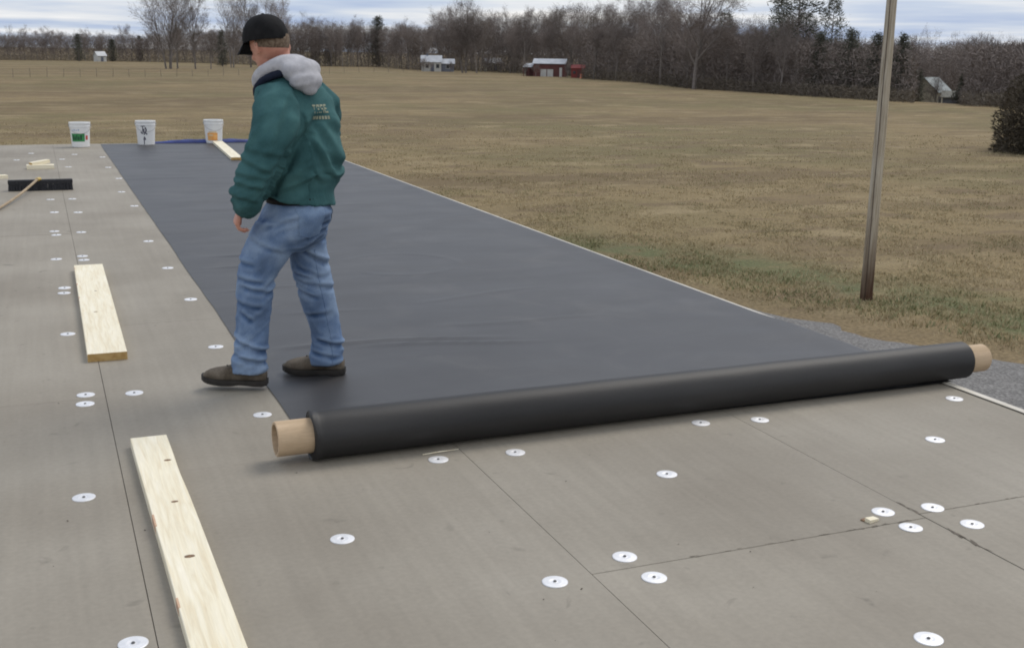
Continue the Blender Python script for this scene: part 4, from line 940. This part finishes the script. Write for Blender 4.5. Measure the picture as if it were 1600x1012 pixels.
# ------------------------------------------------------------------ trees
def leaf_tris(P, D, L, Wd):
    """thin triangular twigs/needles from points P along unit dirs D"""
    n = len(P); s = np.cross(D, RNG.normal(0, 1, (n, 3))); s /= (np.linalg.norm(s, axis=1)[:, None]+1e-9)
    return np.stack([P-s*Wd[:, None], P+s*Wd[:, None], P+D*L[:, None]], 1).reshape(-1, 3)
def bare_tree_meshes(seed, H=16., spread=.45, clear=.35, stems=1, twigs=2600, droop=0., thick=1.):
    """trunk+limbs mesh and twig-crown mesh for a leafless tree of height H"""
    r = random.Random(seed); wood, crown = MB(), MB(); tips = []
    def grow(p, d, L, rad, lev, mb):
        n = 4 if lev < 2 else 3; pts = [p]; rads = [rad]; q = p.copy(); dd = d.copy(); kids = []
        for i in range(n):
            dd = (dd + Vector((r.gauss(0, .13), r.gauss(0, .13), r.gauss(.05, .08)))*(1 if lev else .4)).normalized(); q = q + dd*(L/n); pts.append(q.copy()); rads.append(rad*(1-.62*(i+1)/n))
            kids.append((q.copy(), dd.copy(), rads[-1], (i+1)/n))
        mb.tube(pts, rads, 7 if lev == 0 else (5 if lev == 1 else 3), cap=False)
        if lev >= 3:
            for k, (a, b, c, t) in enumerate(kids): tips.append((a, b))
            return
        cnt = {0: r.randint(7, 10), 1: r.randint(4, 6), 2: r.randint(3, 4)}[lev]
        for k in range(cnt):
            t = (clear + (1-clear)*(k+.6)/cnt) if lev == 0 else (.25+.75*(k+.5)/cnt)
            i = min(n-1, int(t*n)); f = t*n-i; a = pts[i].lerp(pts[i+1], f); rr = rads[i]*(1-f)+rads[i+1]*f
            az = k*2.4+r.uniform(-.5, .5); side = Vector((cos(az), sin(az), 0)); side = (side - dd*side.dot(dd)).normalized()
            ang = r.uniform(.45, .85)*(.75+spread) * (1 - .55*t if lev == 0 else 1)
            nd = (dd*cos(ang) + side*sin(ang) + Vector((0, 0, .12-droop*lev))).normalized()
            nl = L*(.55+.18*t if lev == 0 else .55-.15*t)*r.uniform(.75, 1.2)*(.75+spread*.5 if lev == 0 else 1)
            grow(a, nd, nl, max(.012, rr*(.62 if lev == 0 else .66)), lev+1, wood if lev+1 <= 1 else crown)
        tips.append((pts[-1], dd))
    for s in range(stems):
        az = s*2.3; off = Vector((cos(az), sin(az), 0))*(.35*(stems > 1)); ln = off*.35 if stems > 1 else Vector((r.gauss(0, .03), r.gauss(0, .03), 0))
        grow(off + Vector((0, 0, -.4)), (Vector((0, 0, 1)) + ln*.7).normalized(), H*r.uniform(.52, .62)*(1 if s == 0 else r.uniform(.75, .95)), H*.0155*thick/(stems**.4), 0, wood)
    tp = np.array([t[0] for t in tips]); td = np.array([t[1] for t in tips]); idx = RNG.integers(0, len(tp), twigs)
    D = td[idx] + RNG.normal(0, .8, (twigs, 3)) + [0, 0, .12-droop]; D /= np.linalg.norm(D, axis=1)[:, None]
    Pn = tp[idx] + RNG.normal(0, .34, (twigs, 3))*(H/16); V = leaf_tris(Pn, D, RNG.uniform(.4, 1.1, twigs)*H/16, RNG.uniform(.012, .024, twigs)*H/16)
    cm = crown; o = len(cm.v); cm.v += [tuple(v) for v in V.tolist()]; cm.f += [(o+3*i, o+3*i+1, o+3*i+2) for i in range(twigs)]; cm.mi += [0]*twigs
    top = max(v[2] for v in cm.v); k = H/top
    for m_ in (wood, cm): m_.v = [(a*k, b*k, c*k) for a, b, c in m_.v]
    return wood.mesh('trunk'), cm.mesh('crown')
def evergreen_meshes(seed, H=12., rad=2.4, clear=.15, n=5200, kind='cedar'):
    r = random.Random(seed); wood = MB(); wood.tube([(0, 0, -.4), (r.gauss(0, .05), 0, H*.5), (0, r.gauss(0, .08), H*.97)], [H*.016, H*.011, .02], 7, cap=False)
    rg = np.random.default_rng(seed); P, D = [], []
    nb = 46 if kind == 'cedar' else 26
    for b in range(nb):
        t = (b+.5)/nb; z = H*(clear + (1-clear)*t); az = b*2.4+r.uniform(-.4, .4)
        prof = (1-t**1.6)**.8*(.55+.45*min(1, t*5))*(.8+.35*sin(b*1.7+seed)) if kind == 'cedar' else (.35+.65*sin(pi*min(1, .18+.82*t)))*(1-.25*t)
        L = rad*prof*r.uniform(.7, 1.25); m = int(n/nb); s = rg.random(m)**.7
        if kind == 'pine': s = .35+.65*s
        dirv = np.array([cos(az), sin(az), .15 if kind == 'cedar' else .25]); c = np.array([0, 0, z]) + dirv*(L*s)[:, None] + rg.normal(0, .34 if kind == 'cedar' else .36, (m, 3))*[1, 1, .8]
        dd = dirv + rg.normal(0, .7, (m, 3)); P.append(c); D.append(dd)
        wood.tube([(0, 0, z-.1), tuple(np.array([0, 0, z])+dirv*L*.85)], [H*.004, .01], 4, cap=False)
    P, D = np.concatenate(P), np.concatenate(D); D /= np.linalg.norm(D, axis=1)[:, None]; m = len(P)
    V = leaf_tris(P, D, rg.uniform(.25, .6, m), rg.uniform(.035, .08, m))
    return wood.mesh('trunk'), np_mesh('crown', V, 3)

def reg(meshes, mats):
    for me, m in zip(meshes, mats): me.materials.append(m)
    return meshes
BW = (M['bark'], M['twig'])
FOREST = [reg(bare_tree_meshes(20+i, 16, .25+.12*(i % 3), .30+.08*(i % 2), 1, 4600), BW) for i in range(6)]
OPEN = [reg(bare_tree_meshes(50+i, 16, .62, .22, 1, 6500), BW) for i in range(2)]
MULTI = [reg(bare_tree_meshes(60+i, 16, .32, .2, 3, 5500), (M['bark'], M['twig'])) for i in range(2)]
PALE = [reg(bare_tree_meshes(70+i, 16, .35, .3, 1, 2200), (M['bark_pale'], M['twig_pale'])) for i in range(2)]
DENSE = reg(bare_tree_meshes(81, 16, .42, .12, 2, 9000, thick=1.3), BW)
CEDAR = [reg(evergreen_meshes(90+i, 12, 2.6, .04, 3800), (M['bark'], M['needle'])) for i in range(3)]
PINE = [reg(evergreen_meshes(95+i, 12, 2.3, .52, 1700, 'pine'), (M['bark'], M['needle'])) for i in range(2)]
ROUND = reg(evergreen_meshes(99, 4, 2.2, .0, 6000, 'cedar'), (M['bark'], M['needle']))

def tree(name, meshes, base_h, az, d, h, label, cat, group=None, sx=1., rz=None):
    o = empty(name, spot(az, d, -.15), random.uniform(0, 6.28) if rz is None else rz, label, cat, group); k = h/base_h; o.scale = (k*sx, k*sx, k)
    part('trunk', meshes[0], o); part('crown', meshes[1], o); return o
# trees one can pick out
tree('bare_tree', MULTI[0], 16, 5.85, 322, 26, 'tall forked leafless tree standing alone in the far field, left of its bushy neighbour', 'tree', sx=.95, rz=1.0)
tree('bare_tree', OPEN[0], 16, 7.05, 325, 27, 'tall bushy leafless tree in the far field, right of the forked one', 'tree', sx=.62)
tree('bare_tree', PALE[0], 16, 6.25, 330, 24, 'pale thin leafless tree between the two tall field trees', 'tree', sx=.7)
tree('bare_tree', FOREST[1], 16, 7.75, 326, 11, 'small leaning leafless tree right of the two tall field trees', 'tree')
for i, (az, d, h) in enumerate(((8.75, 372, 27), (9.6, 380, 30), (10.35, 378, 28), (11.0, 400, 25))):
    tree('bare_tree', (MULTI[1], FOREST[2], OPEN[1], FOREST[0])[i], 16, az, d, h, 'tall leafless tree rising behind the black cap of the man', 'tree', 'tall bare trees behind the man', sx=.7)
tree('evergreen_tree', CEDAR[0], 12, 8.3, 400, 11.5, 'dark green evergreen left of the black cap of the man', 'tree', sx=1.3)
tree('bare_tree', DENSE, 16, 19.75, 318, 22.5, 'dense dark vine-clad leafless tree right of the white house', 'tree', sx=.95)
tree('bare_tree', FOREST[3], 16, 20.35, 316, 20, 'slender dark leafless tree just right of the dense vine-clad tree', 'tree', sx=.8)
tree('bare_tree', OPEN[1], 16, 30.85, 181, 23.5, 'large spreading leafless oak rising above the treeline right of the red barn', 'tree', sx=.95, rz=.4)
tree('pine_tree', PINE[0], 12, 32.25, 195, 12.5, 'small lone pine with a tufted crown beside the spreading oak', 'tree', sx=.8)
tree('pine_tree', PINE[1], 12, 34.75, 176, 14.3, 'thin pine with a small crown beside the tallest pine', 'tree', sx=.65)
tree('pine_tree', PINE[0], 12, 35.55, 170, 15.6, 'tallest thick pine in the treeline left of the utility pole', 'tree', sx=1.15)
tree('pine_tree', PINE[1], 12, 37.1, 172, 13.6, 'narrow pine nearest the utility pole in the treeline', 'tree', sx=.7)
tree('evergreen_tree', CEDAR[1], 12, 15.6, 455, 18.5, 'dark evergreen topping the woods left of the white house', 'tree', sx=1.3)
tree('evergreen_tree', CEDAR[2], 12, 1.95, 545, 11.5, 'broad dark evergreen in the far left treeline', 'tree', sx=1.35)
tree('evergreen_tree', CEDAR[1], 12, 3.4, 548, 9.5, 'dark evergreen beside the pale far building', 'tree', sx=1.6)
tree('evergreen_tree', ROUND, 4, 43.15, 158, 3.9, 'dark round evergreen right of the green roofed house', 'shrub', sx=.72)
for i, (az, d, h, sx) in enumerate(((36.6, 163, 8.4, 1.2), (38.0, 160, 8.8, 1.35), (39.2, 156, 8.2, 1.3), (40.3, 152, 8.0, 1.2))):
    tree('evergreen_tree', CEDAR[i % 3], 12, az, d, h, 'dark bushy evergreen in the clump around the utility pole', 'tree', 'dark evergreens behind the utility pole', sx=sx)
# woods edge: az range, count, depth behind the crest, heights, label
rt_ = random.Random(11)
def top_h(az, d, el): return d*math.tan(radians(el)) + EYE.z - spot(az, d)[2]        # tree height that reaches elevation el
SECT = [(-4.5, 5.0, 46, (4, 40), (.35, 1.0), 'leafless tree in the far left treeline beyond the field', 'bare trees of the far left treeline'),
        (5.0, 11.2, 34, (10, 60), (.5, 1.2), 'leafless tree in the woods behind the tall field trees', 'bare trees behind the tall field trees'),
        (11.0, 18.2, 48, (3, 45), (.95, 1.6), 'leafless tree in the woods between the man and the white house', 'bare trees left of the white house'),
        (18.4, 24.8, 46, (32, 85), (1.5, 2.5), 'leafless tree behind the white house and red barn', 'bare trees behind the houses'),
        (24.8, 31.2, 44, (6, 55), (1.5, 2.8), 'leafless tree in the woods between the red barn and the spreading oak', 'bare trees right of the red barn'),
        (31.2, 36.2, 40, (6, 55), (1.3, 2.4), 'leafless tree in the woods between the spreading oak and the utility pole', 'bare trees left of the utility pole'),
        (36.2, 48.5, 64, (45, 150), (.6, 1.4), 'leafless tree in the low woods at the right of the utility pole', 'bare trees right of the utility pole')]
for a0, a1, n, dd, ee, lab, grp in SECT:
    for i in range(n):
        az = a0+(a1-a0)*(i+rt_.random())/n
        if 41.0 < az < 42.9: d = 265+rt_.uniform(0, 40)
        else: d = crest(az)+rt_.uniform(*dd)
        h = top_h(az, d, rt_.uniform(*ee)*(1.25 if rt_.random() < .12 else 1))
        tree('bare_tree', rt_.choice(FOREST+FOREST+PALE[:1]+OPEN[:1]), 16, az, d, h, lab, 'tree', grp, sx=rt_.uniform(.65, 1.0))
for i, (az, dd, el) in enumerate(((4.6, 30, .5), (12.6, 30, 1.0), (13.3, 25, .8), (22.2, 60, .9), (29.2, 28, .7), (33.4, 22, .8), (45.2, 90, .6))):
    d = crest(az)+dd; tree('evergreen_tree', CEDAR[i % 3], 12, az, d, top_h(az, d, el), 'dark evergreen half hidden among the leafless trees of the treeline', 'tree', 'evergreens among the bare woods', sx=rt_.uniform(1.0, 1.5))
for i, (az, d, h) in enumerate(((17.75, 338, 4.5), (18.1, 334, 3.2), (19.05, 330, 3.6), (20.75, 340, 5), (21.5, 330, 4), (22.1, 325, 5.5), (22.7, 280, 4.5), (23.2, 272, 3.2), (24.75, 268, 4.2), (26.2, 250, 5), (27.1, 240, 6), (28.0, 228, 5.5))):
    tree('bare_sapling', FOREST[i % 6], 16, az, d, h, 'small leafless sapling standing near the white house and red barn', 'sapling', 'bare saplings around the houses', sx=1.5)
tree('evergreen_tree', CEDAR[2], 12, 41.15, 196, 6.5, 'low green bush hiding the left gable of the green roofed house', 'bush', sx=1.0)
tree('bare_tree', FOREST[2], 16, 41.9, 200, 7.5, 'small leafless tree before the green roofed house', 'tree', sx=1.1)

# the woods behind and the brush under the trees: one mass nobody could count
def woods(name, n, depth, frac, L, Wd, mt, az0=-8, az1=54, up_bias=.3, hpow=.8):
    az = RNG.uniform(az0, az1, n); dc = np.interp(az, AZ_T, DC_T)
    ELT = np.interp(az, [-8, 5, 9, 11, 17, 20, 25, 30, 36, 41, 46, 54], [.36, .40, .75, 1.0, .98, .85, .78, .78, .62, .38, .42, .42])
    ex = np.where((az > 18.2) & (az < 25.4), 34, 0) + np.where((az > 41) & (az < 43), 95, 0) + np.where((az > 5) & (az < 11), 12, 0)
    d = dc + ex + RNG.uniform(*depth, n); x, y = d*np.sin(np.radians(az)), d*np.cos(np.radians(az))
    gz = np.array([ground_z(a, b) for a, b in zip(x, y)]); top = d*np.tan(np.radians(ELT)) + 1.5 - gz
    lump = np.array([mnoise.noise(Vector((a*.16, b*.16, 2.2))) + .5*mnoise.noise(Vector((a*.4, b*.4, 5.1))) for a, b in zip(x.tolist(), y.tolist())])
    z = gz + top*frac*(1+.22*lump)*RNG.random(n)**hpow
    D = RNG.normal(0, .6, (n, 3)) + [0, 0, up_bias]; D /= np.linalg.norm(D, axis=1)[:, None]
    V = leaf_tris(np.stack([x, y, z], 1), D, RNG.uniform(*L, n), RNG.uniform(*Wd, n))
    return tag(link(name, np_mesh(name, V, 3), mt), kind='stuff')
woods('woods', 520000, (8, 75), 1.02, (.4, 1.3), (.03, .07), M['brush'])
woods('undergrowth', 70000, (1, 16), .22, (.3, 1.0), (.02, .05), M['scrub'], up_bias=.3, hpow=1.4)

# overgrown shrub at the right edge of the field
def build_bush():
    az, d = 47.25, 64.5; root = empty('evergreen_bush', spot(az, d), 0, 'big dark overgrown bush at the right edge of the field', 'bush')
    n = 26000; rg = np.random.default_rng(4); u = rg.normal(0, 1, (n, 3)); u /= np.linalg.norm(u, axis=1)[:, None]; u[:, 2] = np.abs(u[:, 2])
    lump = np.array([1+.22*mnoise.noise(Vector(a)*2.3)+.12*mnoise.noise(Vector(a)*5.1) for a in u.tolist()])
    rr = lump*(1-.55*rg.random(n)**2.2); P_ = u*rr[:, None]*[3.0, 3.0, 4.4]; D = u+rg.normal(0, .6, (n, 3)); D /= np.linalg.norm(D, axis=1)[:, None]
    V = leaf_tris(P_, D, rg.uniform(.10, .30, n), rg.uniform(.02, .05, n)); o = link('crown', np_mesh('crown', V, 3), M['bush'], root)
    mb = MB()
    for k in range(7): a = k*.9; mb.tube([(.2*cos(a), .2*sin(a), -.2), (.9*cos(a), .9*sin(a), 1.6), (1.3*cos(a), 1.3*sin(a), 3.2)], [.09, .06, .02], 6)
    mb.build('trunk', M['bark'], root)
build_bush()

# ------------------------------------------------------------------ fence across the field
def build_fence():
    root = empty('field_fence', spot(8, 232), 0, 'thin wire fence on grey posts across the far field', 'fence'); o0 = Vector(root.location); pts = []
    for i in range(30):
        az = -3+20.5*i/29; d = float(np.interp(az, [-3, 7, 11, 17.5], [205, 222, 252, 325])); pts.append(Vector(spot(az, d))-o0)
    mb = MB(); mb.tube([(0, 0, -.3), (.01, 0, .7), (0, .01, 1.45)], [.04, .04, .035], 6); pm = mb.mesh('post'); pm.materials.append(M['post'])
    for p in pts:
        q = part('post', pm, root); q.location = p; q.rotation_euler = (random.gauss(0, .04), random.gauss(0, .04), 0); q.scale.z = random.uniform(.85, 1.1)
    for h in (.5, .9, 1.3):
        mb = MB(); mb.tube([p+Vector((0, 0, h)) for p in pts], .008, 4); mb.build('wire', M['post'], root)
build_fence()

# ------------------------------------------------------------------ houses beyond the field
def gable(root, w, d, h, rise, wall, roof, x=0., y=0., over=.3, name='wall', z0=-.5):
    """walls with gables (ridge along x) and a roof of two slabs"""
    mb = MB(); vs = [(-w/2,-d/2,z0),(w/2,-d/2,z0),(w/2,d/2,z0),(-w/2,d/2,z0),(-w/2,-d/2,h),(w/2,-d/2,h),(w/2,d/2,h),(-w/2,d/2,h),(-w/2,0,h+rise),(w/2,0,h+rise)]
    mb.add([(a+x, b+y, c) for a, b, c in vs], [(0,1,5,4),(2,3,7,6),(1,2,6,9,5),(3,0,4,8,7)]); mb.build(name, wall, root)
    t = .12; sl = rise/(d/2)
    mb = MB()
    for s in (-1, 1):
        e = d/2+over; q = [(-w/2-over, 0, h+rise+.02), (w/2+over, 0, h+rise+.02), (w/2+over, s*e, h-sl*over+.02), (-w/2-over, s*e, h-sl*over+.02)]
        mb.add([(a+x, b+y, c) for a, b, c in q]+[(a+x, b+y, c+t) for a, b, c in q], [(3,2,1,0),(4,5,6,7),(0,1,5,4),(1,2,6,5),(2,3,7,6),(3,0,4,7)] if s < 0 else [(0,1,2,3),(7,6,5,4),(4,5,1,0),(5,6,2,1),(6,7,3,2),(7,4,0,3)])
    return mb.build('roof', roof, root)
def window(root, x, y, z, w=.9, h=1.1, frame=None, name='window'):
    """window on a wall that faces -y"""
    mb = MB(); mb.box(x-w/2-.08, x+w/2+.08, y-.06, y+.02, z-.08, z+h+.08); f = mb.build(name, frame or M['white_wall'], root)
    mb = MB(); mb.box(x-w/2, x+w/2, y-.075, y-.062, z, z+h); mb.build('pane', M['glass'], f)
def door(root, x, y, w, h, mt, name='door'):
    mb = MB(); mb.box(x-w/2, x+w/2, y-.07, y+.02, .02, h, ch=.0); mb.build(name, mt, root)
def face(az): return -radians(az)
r = empty('white_house', spot(18.35, 342), face(18.35), 'small white house with a pale roof and a slate blue side beyond the field', 'house')
gable(r, 5.6, 5.5, 2.7, 1.7, M['white_wall'], M['metal_roof'], x=-1.2)
gable(r, 3.6, 4.6, 2.3, 1.2, M['grey_wall'], M['metal_roof'], x=3.45, name='side_wall')
window(r, -2.4, -2.75, 1.0); window(r, .6, -2.75, 1.0); door(r, -.9, -2.75, .9, 2.1, M['grey_wall']); window(r, 3.5, -2.3, .9)
mb = MB(); mb.box(-2.6, -2.1, -.2, .3, 3.6, 5.0); mb.build('chimney', M['grey_wall'], r)
r = empty('white_shed', spot(21.1, 372), face(21.1)+.3, 'small white roofed shed between the white house and the red barn', 'shed')
gable(r, 5.0, 4.0, 2.6, 1.3, M['cream_wall'], M['metal_roof']); door(r, .4, -2.0, 1.2, 2.0, M['grey_wall']); window(r, -1.5, -2.0, .9, .7, .8)
r = empty('red_barn', spot(23.75, 282), face(23.75)-.12, 'red barn with a pale metal roof and white doors beyond the field', 'barn')
gable(r, 7.4, 5.4, 3.0, 1.0, M['barn_red'], M['metal_roof'], x=.8)
mb = MB(); mb.add([(-5.4,-3.2,2.1),(-3.2,-3.2,2.1),(-3.2,1.6,2.9),(-5.4,1.6,2.9),(-5.4,-3.2,2.2),(-3.2,-3.2,2.2),(-3.2,1.6,3.0),(-5.4,1.6,3.0)], [(3,2,1,0),(4,5,6,7),(0,1,5,4),(1,2,6,5),(2,3,7,6),(3,0,4,7)]); mb.build('porch_roof', M['metal_roof'], r)
mb = MB(); mb.box(-5.2, -3.0, 1.0, 1.5, -.4, 2.7); mb.build('porch_wall', M['barn_red'], r)
for x in (-5.2, -4.0):
    mb = MB(); mb.box(x-.08, x+.08, -3.1, -2.94, -.4, 2.1); mb.build('porch_post', M['barn_red'], r)
door(r, -.5, -2.7, 1.4, 1.7, M['white_wall']); door(r, 1.1, -2.7, 1.4, 1.7, M['white_wall']); door(r, 3.6, -2.7, .6, 2.1, M['white_wall']); 
r = empty('red_shed', spot(25.25, 268), face(25.25), 'small bright red shed right of the red barn', 'shed')
gable(r, 3.0, 3.0, 2.1, .7, M['bright_red'], M['bright_red'], over=.15); door(r, .3, -1.5, .9, 1.8, M['barn_red']); window(r, -.8, -1.5, .9, .6, .6, M['bright_red'])
r = empty('traffic_drum', spot(25.42, 262), 0, 'tiny orange marker drum in the grass before the red shed', 'marker')
mb = MB(); mb.lathe([(.001, 0), (.35, 0), (.32, .1), (.28, .12), (.24, .9), (.1, .95), (.001, .96)], 16); mb.build('drum', M['safety'], r, True)
mb = MB(); mb.lathe([(.276, .35), (.268, .5)], 16); mb.build('band', M['white_wall'], r, True)
r = empty('farm_house', spot(41.65, 212, 1.3), face(41.65)+1.05, 'cream house with steep pale green roof right of the utility pole', 'house')
gable(r, 4.0, 5.0, 3.0, 2.1, M['cream_wall'], mat('green_grey_roof', [(.18, .21, .205), (.25, .28, .275)], rough=.45, scale=.6), over=.4)
for x in (-1.2, .4): window(r, x, -2.5, 1.0)
door(r, 1.45, -2.5, .9, 2.0, M['grey_wall'])
r = empty('garden_shed', spot(42.55, 205), face(42.5), 'low dull shed between the green roofed house and the round evergreen', 'shed')
gable(r, 2.4, 2.4, 3.2, .8, M['grey_wall'], mat('dull_roof', [(.2, .2, .17), (.26, .25, .22)])); door(r, 0, -1.2, .9, 2.0, M['cream_wall'])
r = empty('pale_outbuilding', spot(2.85, 536), face(2.85)+.5, 'tiny pale outbuilding in front of the far left treeline', 'shed')
gable(r, 4.0, 3.6, 2.5, 1.6, M['white_wall'], M['metal_roof']); door(r, 0, -1.8, 1.2, 2.0, M['grey_wall'])
